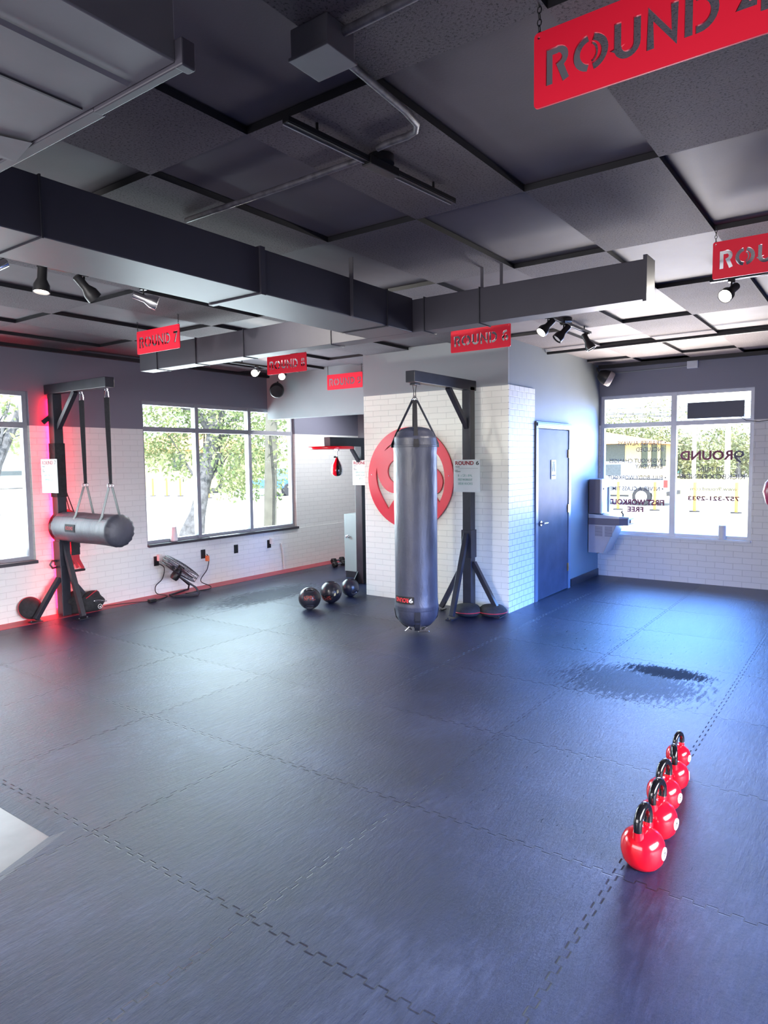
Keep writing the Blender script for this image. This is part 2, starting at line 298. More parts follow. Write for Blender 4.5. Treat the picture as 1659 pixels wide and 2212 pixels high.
# ------------------------------------------------------------------ mesh building
class B:
    def __init__(s): s.v = []; s.f = []; s.mi = []; s.m = 0
    def add(s, vs, fs):
        n = len(s.v); s.v += [Vector(p) for p in vs]; s.f += [tuple(i + n for i in f) for f in fs]; s.mi += [s.m] * len(fs); return s
    def box(s, x0, x1, y0, y1, z0, z1):
        return s.add([(x, y, z) for x in (x0, x1) for y in (y0, y1) for z in (z0, z1)],
                     [(0, 1, 3, 2), (4, 6, 7, 5), (0, 4, 5, 1), (2, 3, 7, 6), (0, 2, 6, 4), (1, 5, 7, 3)])
    def beam(s, p, q, wd, ht, up=(0, 0, 1)):
        p, q = Vector(p), Vector(q); d = (q - p).normalized(); up = Vector(up)
        if abs(d.dot(up)) > 0.98: up = Vector((1, 0, 0))
        a = d.cross(up).normalized(); b = a.cross(d).normalized()
        vs = []
        for c in (p, q):
            for i, j in ((-1, -1), (1, -1), (1, 1), (-1, 1)): vs.append(c + a * i * wd / 2 + b * j * ht / 2)
        return s.add(vs, [(3, 2, 1, 0), (4, 5, 6, 7), (0, 1, 5, 4), (1, 2, 6, 5), (2, 3, 7, 6), (3, 0, 4, 7)])
    def rings(s, rings, cap=True, closed=False):
        n = len(rings[0]); k = len(rings); vs = [p for r in rings for p in r]; fs = []
        for i in range(k if closed else k - 1):
            for j in range(n):
                a = i * n + j; b = i * n + (j + 1) % n; c = ((i + 1) % k) * n + (j + 1) % n; d = ((i + 1) % k) * n + j
                fs.append((a, b, c, d))
        if cap and not closed: fs += [tuple(range(n))[::-1], tuple((k - 1) * n + j for j in range(n))]
        return s.add(vs, fs)
    def tube(s, path, r, n=8, closed=False, cap=True):
        path = [Vector(p) for p in path]; rs = r if isinstance(r, (list, tuple)) else [r] * len(path)
        rings = []; nrm = None
        for i, p in enumerate(path):
            if closed: d = (path[(i + 1) % len(path)] - path[i - 1]).normalized()
            else: d = (path[min(i + 1, len(path) - 1)] - path[max(i - 1, 0)]).normalized()
            if nrm is None:
                nrm = d.cross(Vector((0, 0, 1)))
                if nrm.length < 1e-3: nrm = d.cross(Vector((1, 0, 0)))
            else: nrm = nrm - d * nrm.dot(d)
            nrm.normalize(); bn = d.cross(nrm)
            rings.append([p + (nrm * math.cos(2 * PI * j / n) + bn * math.sin(2 * PI * j / n)) * rs[i] for j in range(n)])
        return s.rings(rings, cap, closed)
    def cyl(s, p, q, r0, r1=None, n=20): return s.tube([p, q], [r0, r0 if r1 is None else r1], n)
    def lathe(s, prof, c=(0, 0, 0), axis=(0, 0, 1), n=32, cap=True):
        c = Vector(c); d = Vector(axis).normalized(); a = d.cross(Vector((0, 0, 1)))
        if a.length < 1e-3: a = Vector((1, 0, 0))
        a.normalize(); b = d.cross(a)
        return s.rings([[c + d * h + (a * math.cos(2 * PI * j / n) + b * math.sin(2 * PI * j / n)) * r for j in range(n)] for r, h in prof], cap)
    def ribbon(s, path, wdt, th, side):
        """flat strap: path, width along `side`"""
        path = [Vector(p) for p in path]; rings = []; sd = Vector(side).normalized()
        ws = wdt if isinstance(wdt, (list, tuple)) else [wdt] * len(path)
        for i, p in enumerate(path):
            d = (path[min(i + 1, len(path) - 1)] - path[max(i - 1, 0)]).normalized()
            a = (sd - d * sd.dot(d)).normalized(); b = d.cross(a)
            rings.append([p + a * ws[i] / 2 + b * th / 2, p - a * ws[i] / 2 + b * th / 2, p - a * ws[i] / 2 - b * th / 2, p + a * ws[i] / 2 - b * th / 2])
        return s.rings(rings)
    def sphere(s, c, r, n=24, m=14, sc=(1, 1, 1)):
        c = Vector(c); rings = []
        for i in range(m + 1):
            t = PI * min(max(i / m, 0.004), 0.996)
            rings.append([c + Vector((math.sin(t) * math.cos(2 * PI * j / n) * r * sc[0], math.sin(t) * math.sin(2 * PI * j / n) * r * sc[1], -math.cos(t) * r * sc[2])) for j in range(n)])
        return s.rings(rings)
    def build(s, name, mat, parent=None, smooth=False, bevel=0.0, ang=40):
        me = bpy.data.meshes.new(name)
        org = Vector((0, 0, 0))
        if parent is not None: org = parent_world(parent)
        elif s.v:
            xs = [p.x for p in s.v]; ys = [p.y for p in s.v]; zs = [p.z for p in s.v]
            org = Vector(((min(xs) + max(xs)) / 2, (min(ys) + max(ys)) / 2, min(zs)))
        me.from_pydata([p - org for p in s.v], [], s.f)
        mats = mat if isinstance(mat, (list, tuple)) else [mat]
        for k in mats: me.materials.append(M[k])
        if len(mats) > 1: me.polygons.foreach_set('material_index', s.mi)
        bm = bmesh.new(); bm.from_mesh(me); bmesh.ops.recalc_face_normals(bm, faces=bm.faces); bm.to_mesh(me); bm.free()
        if smooth:
            me.polygons.foreach_set('use_smooth', [True] * len(me.polygons)); me.set_sharp_from_angle(angle=math.radians(ang))
        me.update()
        o = bpy.data.objects.new(name, me); COL.objects.link(o)
        if parent is not None: o.parent = parent
        else: o.location = org
        o['org'] = list(org)
        if bevel:
            b = o.modifiers.new('bevel', 'BEVEL'); b.width = bevel; b.segments = 2; b.limit_method = 'ANGLE'; b.harden_normals = False
        return o
def parent_world(p):
    l = Vector((0, 0, 0))
    while p is not None: l = l + p.location; p = p.parent
    return l
def tag(o, label=None, cat=None, group=None, kind=None):
    if label: o['label'] = label
    if cat: o['category'] = cat
    if group: o['group'] = group
    if kind: o['kind'] = kind
    return o
def thing(name, loc, label, cat, group=None):
    o = bpy.data.objects.new(name, None); COL.objects.link(o); o.location = loc; o.empty_display_size = 0.1
    return tag(o, label, cat, group)
def struct(o): o['kind'] = 'structure'; return o
def copy_tree(o, parent=None):
    c = o.copy(); COL.objects.link(c)
    if parent: c.parent = parent
    for ch in o.children: copy_tree(ch, c)
    return c
def text_mesh(txt, size, th=0.0012, align='CENTER'):
    cu = bpy.data.curves.new('t', 'FONT'); cu.body = txt; cu.size = size; cu.align_x = align; cu.align_y = 'CENTER'; cu.extrude = th / 2; cu.resolution_u = 3
    return cu
def text(name, txt, size, mat, origin, xdir, ydir, parent=None, width=None, bold=0.0, align='CENTER', th=0.0012, height=None):
    cu = text_mesh(txt, size, th, align); cu.offset = bold
    to = bpy.data.objects.new('tmp', cu); COL.objects.link(to)
    bpy.context.view_layer.update(); dg = bpy.context.evaluated_depsgraph_get()
    me = bpy.data.meshes.new_from_object(to.evaluated_get(dg)); COL.objects.unlink(to); bpy.data.objects.remove(to)
    me.name = name
    xs = [v.co.x for v in me.vertices]; ys = [v.co.y for v in me.vertices]
    sx = width / (max(xs) - min(xs)) if width else 1.0
    sy = height / (max(ys) - min(ys)) if height else (sx if width and not height else 1.0)
    cx = (min(xs) + max(xs)) / 2 if align == 'CENTER' else (min(xs) if align == 'LEFT' else max(xs)); cyy = (min(ys) + max(ys)) / 2
    X = Vector(xdir).normalized(); Y = Vector(ydir).normalized(); Z = X.cross(Y)
    pw = parent_world(parent) if parent else Vector((0, 0, 0)); org = Vector(origin)
    for v in me.vertices:
        v.co = org + X * (v.co.x - cx) * sx + Y * (v.co.y - cyy) * sy + Z * v.co.z - pw
    me.materials.clear(); me.materials.append(M[mat])
    o = bpy.data.objects.new(name, me); COL.objects.link(o)
    if parent: o.parent = parent
    return o

# ================================================================== THE ROOM
XR, YL, XB, YS = 9.48, 7.35, -3.0, -2.5       # right wall, left wall, back wall, side wall
CX, CY0, CY1, YD = 6.61, 3.18, 5.085, 3.18    # restroom block front face and sides
CZ, TH = 2.905, 0.16
DROPX, DROPY = 1.51, 2.95

b = B()                                       # rubber floor, cut away at the lower left
pts = [(XB - TH, YS - TH), (XR + TH, YS - TH), (XR + TH, YL), (1.56, YL), (1.56, 2.935), (-3.16, 1.05)]
n = len(pts); b.add([(x, y, 0) for x, y in pts] + [(x, y, -0.014) for x, y in pts], [tuple(range(n)), tuple(range(2 * n - 1, n - 1, -1))] + [(i, i + n, (i + 1) % n + n, (i + 1) % n) for i in range(n)])
struct(b.build('floor', 'rubber'))
b = B(); b.add([(1.56, 2.935, 0), (1.56, YL, 0), (1.495, YL, -0.0135), (1.495, 2.975, -0.0135)], [(0, 1, 2, 3)])
b.add([(1.56, 2.935, 0), (1.495, 2.975, -0.0135), (-3.16, 1.115, -0.0135), (-3.16, 1.05, 0)], [(0, 1, 2, 3)])
struct(b.build('trim_2', 'rubber'))
struct(B().box(XB - TH, 1.58, 1.0, YL, -0.03, -0.014).build('floor_entry', 'plank'))
struct(B().box(1.56, XR, 7.085, YL, 0.0, 0.0025).build('trim_1', 'redfloor'))

def wall_x(y0, y1, x0, x1, z1, holes, m, name):
    """wall running along x with openings (x0,x1,z0,z1)"""
    b = B(); cur = x0
    for hx0, hx1, hz0, hz1 in holes:
        b.box(cur, hx0, y0, y1, 0, z1); b.box(hx0, hx1, y0, y1, 0, hz0); b.box(hx0, hx1, y0, y1, hz1, z1); cur = hx1
    b.box(cur, x1, y0, y1, 0, z1); return struct(b.build(name, m))
W1 = (1.2, 3.715, 0.625, 2.43); W2 = (5.10, 7.80, 0.635, 2.42)
wall_x(YL, YL + TH, XB - TH, XR + TH, 3.1, [W1, W2], 'brickX', 'wall_left')
b = B()                                        # the lower brick stands slightly proud
b.box(XB, XR, YL - 0.018, YL, 0, 0.61); struct(b.build('trim_3', 'brickXlow'))
RW = (1.275, 3.165, 0.59, 2.485)               # y0,y1,z0,z1 of the right window
b = B(); b.box(XR, XR + TH, YS - TH, RW[0], 0, 3.1); b.box(XR, XR + TH, RW[0], RW[1], 0, RW[2]); b.box(XR, XR + TH, RW[0], RW[1], RW[3], 3.1); b.box(XR, XR + TH, RW[1], YL, 0, 3.1)
struct(b.build('wall_right', 'brickY'))
struct(B().box(XB - TH, XB, YS - TH, YL, 0, 3.1).build('wall_back', 'header'))
struct(B().box(XB, XR, YS - TH, YS, 0, 3.1).build('wall_side', 'header'))
# restroom block
b = B(); b.box(CX + 0.03, XR, CY0 + 0.03, CY1 - 0.03, 0, 3.0); struct(b.build('wall_restroom', 'graywall'))
struct(B().box(CX, CX + 0.03, CY0, CY1, 0, 3.0).build('wall_restroom_front', 'colY'))
b = B(); b.box(CX + 0.03, XR, CY0, CY0 + 0.03, 2.40, 3.0); b.box(7.30, XR, CY0, CY0 + 0.03, 0, 2.40)
struct(b.build('wall_restroom_side', 'graywall'))
struct(B().box(CX - 0.001, 7.27, CY0 - 0.012, CY0 + 0.001, 0, 2.425).build('trim_4', 'colX'))
struct(B().box(CX + 0.02, XR, CY1 - 0.03, CY1, 0, 3.0).build('wall_restroom_back', 'graydark'))
# drywall header across the alcove, pale grey
struct(B().box(7.225, 7.36, CY1, YL, 2.27, 3.0).build('beam_header', 'header'))
struct(B().box(XR - 0.10, XR, CY1, YL, 0, 3.0).build('wall_alcove', 'graydark'))
struct(B().box(8.43, XR, YD - 0.012, YD, 0, 0.095).build('baseboard_right', 'black_steel'))
# roof slab above everything
struct(B().box(XB - TH, XR + TH, YS - TH, YL + TH, 3.1, 3.25).build('roof', 'graydark'))

# ceiling: checkerboard of flush and recessed 4 x 2 ft tiles
b = B(); x0g, dx, y0g, dy = 1.90, 1.18, 0.795, 0.605; zl, zh = CZ, CZ + 0.030
i0, i1 = -5, 7; j0, j1 = -6, 11
for i in range(i0, i1):
    for j in range(j0, j1):
        a0, a1 = max(x0g + i * dx, XB), min(x0g + (i + 1) * dx, XR); c0, c1 = max(y0g + j * dy, YS), min(y0g + (j + 1) * dy, YL)
        if a1 <= a0 or c1 <= c0: continue
        flush = (i + j) % 2 == 1
        z = zl if flush else zh; g = 0.0 if flush else 0.0
        b.m = 0 if flush else 1
        b.add([(a0 + g, c0 + g, z), (a1 - g, c0 + g, z), (a1 - g, c1 - g, z), (a0 + g, c1 - g, z)], [(0, 1, 2, 3)])
        if not flush:
            b.m = 2
            for (p, q) in (((a0, c0), (a1, c0)), ((a1, c0), (a1, c1)), ((a1, c1), (a0, c1)), ((a0, c1), (a0, c0))):
                b.add([(p[0], p[1], zl), (q[0], q[1], zl), (q[0], q[1], zh), (p[0], p[1], zh)], [(0, 1, 2, 3)])
            e = 0.006
            for r in ((a0, a1, c0, c0 + e), (a0, a1, c1 - e, c1), (a0, a0 + e, c0, c1), (a1 - e, a1, c0, c1)):
                b.add([(r[0], r[2], zh - 0.002), (r[1], r[2], zh - 0.002), (r[1], r[3], zh - 0.002), (r[0], r[3], zh - 0.002)], [(0, 1, 2, 3)])
struct(b.build('ceiling', ['tile_rough', 'tile_smooth', 'grid']))
b = B(); b.box(XB, XR, YL - 0.06, YL, CZ - 0.035, CZ); b.box(XR - 0.06, XR, YS, YL, CZ - 0.045, CZ); struct(b.build('trim_5', 'grid'))

# ------------------------------------------------------------------ windows
def window_x(name, x0, x1, z0, z1, mulls, zt, dark_sill_out):
    """window in the left wall, plane y = YL+0.07"""
    y = YL + 0.05; fw = 0.045; root = bpy.data.objects.new(name, None); COL.objects.link(root); root.location = ((x0 + x1) / 2, YL, z0); struct(root)
    b = B(); b.box(x0, x1, y, y + 0.07, z0, z0 + fw); b.box(x0, x1, y, y + 0.07, z1 - fw, z1)
    b.box(x0, x0 + fw, y, y + 0.07, z0 + fw, z1 - fw); b.box(x1 - fw, x1, y, y + 0.07, z0 + fw, z1 - fw)
    for m_ in mulls: b.box(m_ - 0.028, m_ + 0.028, y - 0.012, y + 0.069, z0 + 0.002, z1 - 0.002)
    b.build('window_frame', 'alu', root)
    b = B(); b.box(x0, x1, y - 0.005, y + 0.065, zt - 0.03, zt + 0.03); b.build('transom', 'alu', root)
    b = B(); b.box(x0, x1 + 0.0, YL - 0.045, YL + 0.06, z0 - 0.03, z0 + 0.004); b.build('window_sill', 'darksill', root)
    b = B(); b.box(x0 + 0.01, x1 - 0.01, y + 0.03, y + 0.036, z0 + 0.01, z1 - 0.01); b.build('glass_pane', 'glass', root)
    return root
window_x('window_1', *W1[:2], *W1[2:], [2.45], 2.075, 0)
window_x('window_2', *W2[:2], *W2[2:], [5.955, 6.895], 2.075, 0)
y0, y1, z0, z1 = RW; root = bpy.data.objects.new('window_3', None); COL.objects.link(root); root.location = (XR, (y0 + y1) / 2, z0); struct(root)
b = B(); x = XR + 0.04; fw = 0.045
b.box(x, x + 0.07, y0, y1, z0, z0 + fw); b.box(x, x + 0.07, y0, y1, z1 - fw, z1); b.box(x, x + 0.07, y0, y0 + fw, z0 + fw, z1 - fw); b.box(x, x + 0.07, y1 - fw, y1, z0 + fw, z1 - fw)
b.box(x - 0.01, x + 0.069, 2.175, 2.245, z0 + 0.002, z1 - 0.002); b.build('window_frame', 'alu_white', root)
B().box(x - 0.005, x + 0.06, y0, y1, 2.05, 2.11).build('transom', 'alu_white', root)
B().box(XR - 0.03, XR + 0.05, y0, y1, z0 - 0.022, z0 + 0.004).build('window_sill', 'alu_white', root)
B().box(x + 0.03, x + 0.036, y0 + 0.01, y1 - 0.01, z0 + 0.01, z1 - 0.01).build('glass_pane', 'glass', root)

# ------------------------------------------------------------------ restroom door
DX0, DX1, DZ = 7.345, 8.265, 1.985
door = bpy.data.objects.new('door_1', None); COL.objects.link(door); door.location = ((DX0 + DX1) / 2, YD, 0); struct(door)
B().box(DX0, DX1, YD - 0.022, YD + 0.01, 0.012, DZ).build('door_leaf', 'door', door, bevel=0.002)
b = B(); b.box(DX0 - 0.07, DX0, YD - 0.028, YD, 0, DZ + 0.01); b.box(DX1 + 0.012, DX1 + 0.09, YD - 0.03, YD, 0, DZ + 0.01); b.box(DX0 - 0.07, DX1 + 0.09, YD - 0.03, YD, DZ + 0.01, DZ + 0.085)
b.box(DX0 - 0.05, DX1 + 0.07, YD - 0.04, YD - 0.03, DZ + 0.03, DZ + 0.07)
b.build('door_casing', 'casing', door, bevel=0.004)
for z in (1.70, 1.02, 0.28): B().box(DX1 - 0.012, DX1 + 0.018, YD - 0.034, YD - 0.018, z - 0.05, z + 0.05).build('hinge', 'brass', door)
b = B(); b.cyl((DX0 + 0.07, YD - 0.022, 0.90), (DX0 + 0.07, YD - 0.034, 0.90), 0.03); b.cyl((DX0 + 0.07, YD - 0.03, 0.90), (DX0 + 0.07, YD - 0.075, 0.90), 0.011)
b.tube([(DX0 + 0.07, YD - 0.07, 0.90), (DX0 + 0.12, YD - 0.072, 0.90), (DX0 + 0.19, YD - 0.066, 0.898)], [0.011, 0.010, 0.007], 10); b.build('door_handle', 'chrome', door, smooth=True)
sg = thing('restroom_sign', (7.79, YD - 0.022, 1.38), 'small white restroom sign mounted on the dark door', 'sign')
B().box(7.715, 7.86, YD - 0.028, YD - 0.0225, 1.40, 1.63).build('sign_plate', 'steel_panel', sg, bevel=0.002)
b = B()
for cx in (7.75, 7.815):
    b.cyl((cx, YD - 0.028, 1.60), (cx, YD - 0.030, 1.60), 0.010, n=12); b.box(cx - 0.011, cx + 0.011, YD - 0.030, YD - 0.028, 1.535, 1.585)
    b.box(cx - 0.010, cx - 0.003, YD - 0.030, YD - 0.028, 1.49, 1.535); b.box(cx + 0.003, cx + 0.010, YD - 0.030, YD - 0.028, 1.49, 1.535)
b.box(7.781, 7.784, YD - 0.030, YD - 0.028, 1.50, 1.61); b.build('pictogram', 'ink_black', sg)
text('sign_lettering', 'RESTROOM', 0.03, 'ink_black', (7.787, YD - 0.029, 1.445), (1, 0, 0), (0, 0, 1), sg, width=0.11)

# ================================================================== DUCTS
ZB, ZT = 2.55, 2.785
d = thing('air_duct', (2.0, 2.9, ZB), 'long dark rectangular air duct with a crossing branch hung under the ceiling', 'air duct')
B().box(-2.9, 4.09, 2.70, 3.10, ZB, ZT).build('main_trunk', 'duct', d, bevel=0.004)
B().box(4.09, 4.24, 1.12, 5.90, ZB, ZT - 0.01).build('cross_branch', 'duct', d, bevel=0.004)
b = B()
for xx in (2.62,): b.box(xx, xx + 0.035, 2.688, 3.112, ZB - 0.008, ZT + 0.008)
b.build('seam_collar', 'duct', d)
b = B()
b.box(4.083, 4.25, 1.108, 1.13, ZB - 0.012, ZT + 0.012); b.build('end_cap', 'duct', d)
for yy in (2.60, 2.17, 3.45, 4.42, 5.05, 5.62): B().box(4.082, 4.248, yy, yy + 0.007, ZB - 0.006, ZT - 0.004).build('seam_collar', 'duct_seam', d)
for xx in (3.78, 1.45, 0.3): B().box(xx, xx + 0.007, 2.694, 3.106, ZB - 0.006, ZT + 0.004).build('seam_collar', 'duct_seam', d)
for xx in (3.39,): B().beam((xx, 2.69, ZB), (xx, 2.69, CZ), 0.03, 0.006, (1, 0, 0)).build('hanger_strap', 'duct', d)
for yy in (2.16, 2.02): B().beam((4.10, yy, ZT - 0.01), (4.10, yy, CZ), 0.02, 0.006, (1, 0, 0)).build('hanger_strap', 'duct', d)
d = thing('ceiling_plenum', (0.0, 2.0, 2.40), 'large grey painted duct box hanging in the upper left corner', 'air duct')
B().box(-2.6, 0.855, 1.085, 2.45, 2.40, 2.90).build('duct_body', 'duct_big', d, bevel=0.003)
b = B(); b.box(0.855, 0.875, 1.075, 1.36, 2.392, 2.415); b.box(0.855, 0.885, 1.36, 1.86, 2.395, 2.405); b.box(0.853, 0.885, 1.065, 1.088, 2.39, 2.44); b.build('flange', 'duct', d, bevel=0.003)
b = B(); b.box(-2.6, 0.84, 1.375, 1.381, 2.396, 2.402); b.build('lap_seam', 'duct_seam', d)
b = B(); b.add([(0.62, 1.68, 2.394), (0.85, 1.60, 2.394), (0.87, 1.72, 2.39), (0.62, 1.80, 2.394)], [(0, 1, 2, 3)]); b.add([(-2.6, 1.205, 2.397), (0.84, 1.205, 2.397), (0.84, 1.215, 2.392), (-2.6, 1.215, 2.392)], [(0, 1, 2, 3)]); b.build('patch_tape', 'duct_big', d)

# conduit and junction box
jb = thing('junction_box', (1.60, 1.37, 2.82), 'dark junction box on the ceiling where the conduits meet', 'junction box')
B().box(1.535, 1.66, 1.29, 1.43, 2.825, 2.905).build('box_body', 'duct_big', jb, bevel=0.004)
B().box(1.53, 1.665, 1.285, 1.435, 2.815, 2.825).build('cover_plate', 'duct_big', jb, bevel=0.002)
def conduit(label, path, r=0.013, mat='conduit_paint', name='conduit'):
    return tag(B().tube(path, r, 10).build(name, mat, None, smooth=True), label, 'conduit')
conduit('grey conduit running off the top edge from the junction box', [(1.61, 1.29, 2.885), (1.60, 0.6, 2.885), (1.59, -0.6, 2.885)])
p = [(1.66, 1.37, 2.885), (2.08, 1.40, 2.885), (2.19, 1.42, 2.885), (2.235, 1.455, 2.885), (2.25, 1.50, 2.885), (2.25, 1.58, 2.885), (2.26, 1.65, 2.885)]
conduit('curved conduit bending from the junction box to the track canopy', p)
conduit('straight pale conduit from the track canopy to the duct', [(2.30, 1.74, 2.885), (2.31, 2.2, 2.885), (2.315, 2.9, 2.885)])
conduit('black pipe crossing the pale tiles near the right window', [(7.62, 3.17, 2.86), (7.60, 2.0, 2.86), (7.57, 0.2, 2.86), (7.55, -2.4, 2.86)], 0.016, 'black', 'pipe')
tag(B().tube([(9.45, 3.12, 2.79), (9.465, 2.9, 2.79), (9.465, 2.10, 2.80), (9.465, 2.03, 2.81)], 0.008, 8).build('conduit', 'graywall', None, smooth=True), 'thin grey cable run along the top of the right wall', 'conduit')
tag(B().box(9.445, 9.48, 1.92, 2.05, 2.77, 2.875).build('junction_box', 'alu_white', None, bevel=0.004), 'small square grey box high on the right wall', 'junction box')

# ================================================================== TRACK LIGHTS
def track(label, p, q, canopy=None, z=2.862):
    t = thing('track_rail', ((p[0] + q[0]) / 2, (p[1] + q[1]) / 2, z), label, 'track light')
    B().beam((*p, z), (*q, z), 0.034, 0.02).build('rail', 'black', t, bevel=0.002)
    dv = (Vector(q) - Vector(p)).normalized(); pv = Vector((-dv.y, dv.x)) * 0.013
    for s_ in (-1, 1):
        B().beam((p[0] + pv.x * s_, p[1] + pv.y * s_, z - 0.012), (q[0] + pv.x * s_, q[1] + pv.y * s_, z - 0.012), 0.005, 0.004).build('rail_lip', 'alu' if s_ > 0 else 'black', t)
    for k in (0.15, 0.85):
        c = Vector(p).lerp(Vector(q), k); B().cyl((c.x, c.y, z), (c.x, c.y, CZ), 0.006, n=8).build('stem', 'black', t)
    if canopy:
        c = Vector(p).lerp(Vector(q), canopy); B().lathe([(0.055, 0), (0.055, 0.03)], (c.x, c.y, CZ - 0.034), n=24).build('canopy', 'black_gloss', t, smooth=True)
        bb = B().beam((c.x - dv.x * 0.09, c.y - dv.y * 0.09, z - 0.005), (c.x + dv.x * 0.09, c.y + dv.y * 0.09, z - 0.005), 0.05, 0.035); bb.build('feed_box', 'black', t, bevel=0.003)
    return t
def head(loc, aim, label, lit=False, chrome=False, power=0, spot=70, col=(1, 0.94, 0.86)):
    """track head: clamp on the rail, stem, cylindrical neck flaring to a bell; loc = point on rail"""
    x, y, z = loc; t = thing('track_light_head', (x, y, z), label, 'track light', 'track light heads')
    a = Vector(aim).normalized(); piv = Vector((x, y, z - 0.085))
    m = 'chrome' if chrome else 'black'
    B().box(x - 0.02, x + 0.02, y - 0.02, y + 0.02, z - 0.03, z - 0.008).build('clamp', 'black', t, bevel=0.002)
    B().cyl((x, y, z - 0.03), (x, y, z - 0.075), 0.006, n=8).build('stem', 'black', t)
    c = piv - a * 0.075
    B().lathe([(0.020, 0), (0.027, 0.006), (0.027, 0.085), (0.046, 0.125), (0.048, 0.168), (0.044, 0.168), (0.042, 0.13), (0.02, 0.12)], c, a, 24).build('lamp_shade', m, t, smooth=True)
    B().lathe([(0.002, 0.158), (0.038, 0.157), (0.041, 0.150), (0.002, 0.149)], c, a, 24).build('lamp_face', 'bulb' if lit else 'white', t, smooth=True)
    if power:
        light('spot_light', 'SPOT', c + a * 0.19, a, power, col, spot_size=math.radians(spot), spot_blend=0.8, shadow_soft_size=0.04)
    return t
track('long black track rail under the duct at the left edge', (1.2, 4.11), (2.93, 4.11), 0.64)
head((1.93, 4.11, 2.862), (-0.75, 0.1, -0.5), 'track light head cut off by the left edge', False, True)
head((2.20, 4.11, 2.862), (-0.12, -0.05, -1), 'black track head pointing straight down, lower rim glowing', True, power=60, spot=90)
head((2.47, 4.11, 2.862), (0.75, -0.05, -0.75), 'black track head tilted right beside the shining chrome head')
head((2.90, 4.11, 2.862), (0.80, -0.55, -0.35), 'chrome track head shining at the rail end above ROUND 7', True, True, power=70, spot=110)
track('empty black track rail on the ceiling beneath the bent conduit', (1.84, 1.745), (2.875, 1.665), 0.5)
track('short black track rail right of the ROUND 6 sign', (5.62, 2.335), (6.66, 2.335), 0.4)
head((5.62, 2.335, 2.862), (-0.55, 0.35, -0.6), 'lit leftmost of three black heads right of ROUND 6', True, power=90, spot=110)
head((5.98, 2.335, 2.862), (-0.45, 0.50, -0.7), 'middle of three black heads right of ROUND 6')
head((6.58, 2.335, 2.862), (0.10, -0.40, -0.8), 'rightmost of three black heads right of ROUND 6')
track('track rail behind the ROUND 5 sign', (5.25, 1.0), (5.25, -0.6), None)
head((5.25, 0.865, 2.862), (-0.85, 0.30, -0.55), 'bright track head below the ROUND 5 sign', True, power=60, spot=110)
track('track rail near the alcove header', (5.7, 6.40), (6.9, 6.40), None)
head((6.12, 6.40, 2.862), (-0.8, -0.45, -0.25), 'left of two glowing heads near the alcove speaker', True, power=50, spot=110)
head((6.60, 6.40, 2.862), (-0.8, -0.45, -0.25), 'right of two glowing heads near the alcove speaker', True, power=50, spot=110)
track('track rail inside the alcove behind the header', (7.7, 6.2), (8.8, 6.2), None)
head((8.2, 6.2, 2.862), (-0.1, 0.45, -0.8), 'track head in the alcove hidden by the header', True, power=110, spot=140, col=(0.95, 0.95, 1))
track('unseen track rail added behind the camera to carry the fill head', (-0.8, 3.4), (0.2, 3.4), None)  # rail and head are unseen additions, extra light for the brick block
head((-0.3, 3.4, 2.862), (0.9, 0.1, -0.25), 'unseen track head added behind the camera to brighten the brick block', True, power=330, spot=60, col=(1, 0.97, 0.88))

# speakers
def speaker(loc, aim, label, grille='speaker_grille'):
    t = thing('wall_speaker', loc, label, 'speaker'); c = Vector(loc); a = Vector(aim).normalized()
    B().lathe([(0.02, -0.10), (0.05, -0.095), (0.085, -0.04), (0.10, 0.02), (0.10, 0.03)], c, a, 28).build('housing', 'black', t, smooth=True)
    B().lathe([(0.10, 0.03), (0.098, 0.085), (0.085, 0.10), (0.002, 0.105)], c, a, 28).build('grille', grille, t, smooth=True)
    B().tube([c - a * 0.09, c - a * 0.12 + Vector((0, 0, 0.03)), c - a * 0.12 + Vector((0, 0, 0.07))], 0.012, 8).build('mounting_bracket', 'black', t)
speaker((9.22, 3.02, 2.72), (0.35, -0.75, -0.45), 'dark round speaker with pale grille in the corner above the fountain')
speaker((6.96, 6.88, 2.66), (-0.6, -0.5, -0.35), 'black round speaker between the two glowing heads', 'black')
speaker((7.08, 5.30, 2.80), (-0.6, 0.5, -0.35), 'black speaker high beside the ROUND 9 sign', 'black')

# ================================================================== ROUND SIGNS (stencil-cut acrylic)
def stroke(pts, wd):
    pts = [Vector((x, y, 0)) for x, y in pts]; L = []; R = []
    for i, p in enumerate(pts):
        d1 = (p - pts[i - 1]).normalized() if i else (pts[1] - p).normalized()
        d2 = (pts[i + 1] - p).normalized() if i < len(pts) - 1 else d1
        n1 = Vector((-d1.y, d1.x, 0)); n2 = Vector((-d2.y, d2.x, 0)); nn = (n1 + n2).normalized(); k = min(1 / max(nn.dot(n1), 0.35), 2.2)
        L.append(p + nn * wd / 2 * k); R.append(p - nn * wd / 2 * k)
    return [(q.x, q.y) for q in L + R[::-1]]
def arc(cx, cy, rx, ry, a0, a1, n=12):
    return [(cx + rx * math.cos(math.radians(a0 + (a1 - a0) * i / n)), cy + ry * math.sin(math.radians(a0 + (a1 - a0) * i / n))) for i in range(n + 1)]
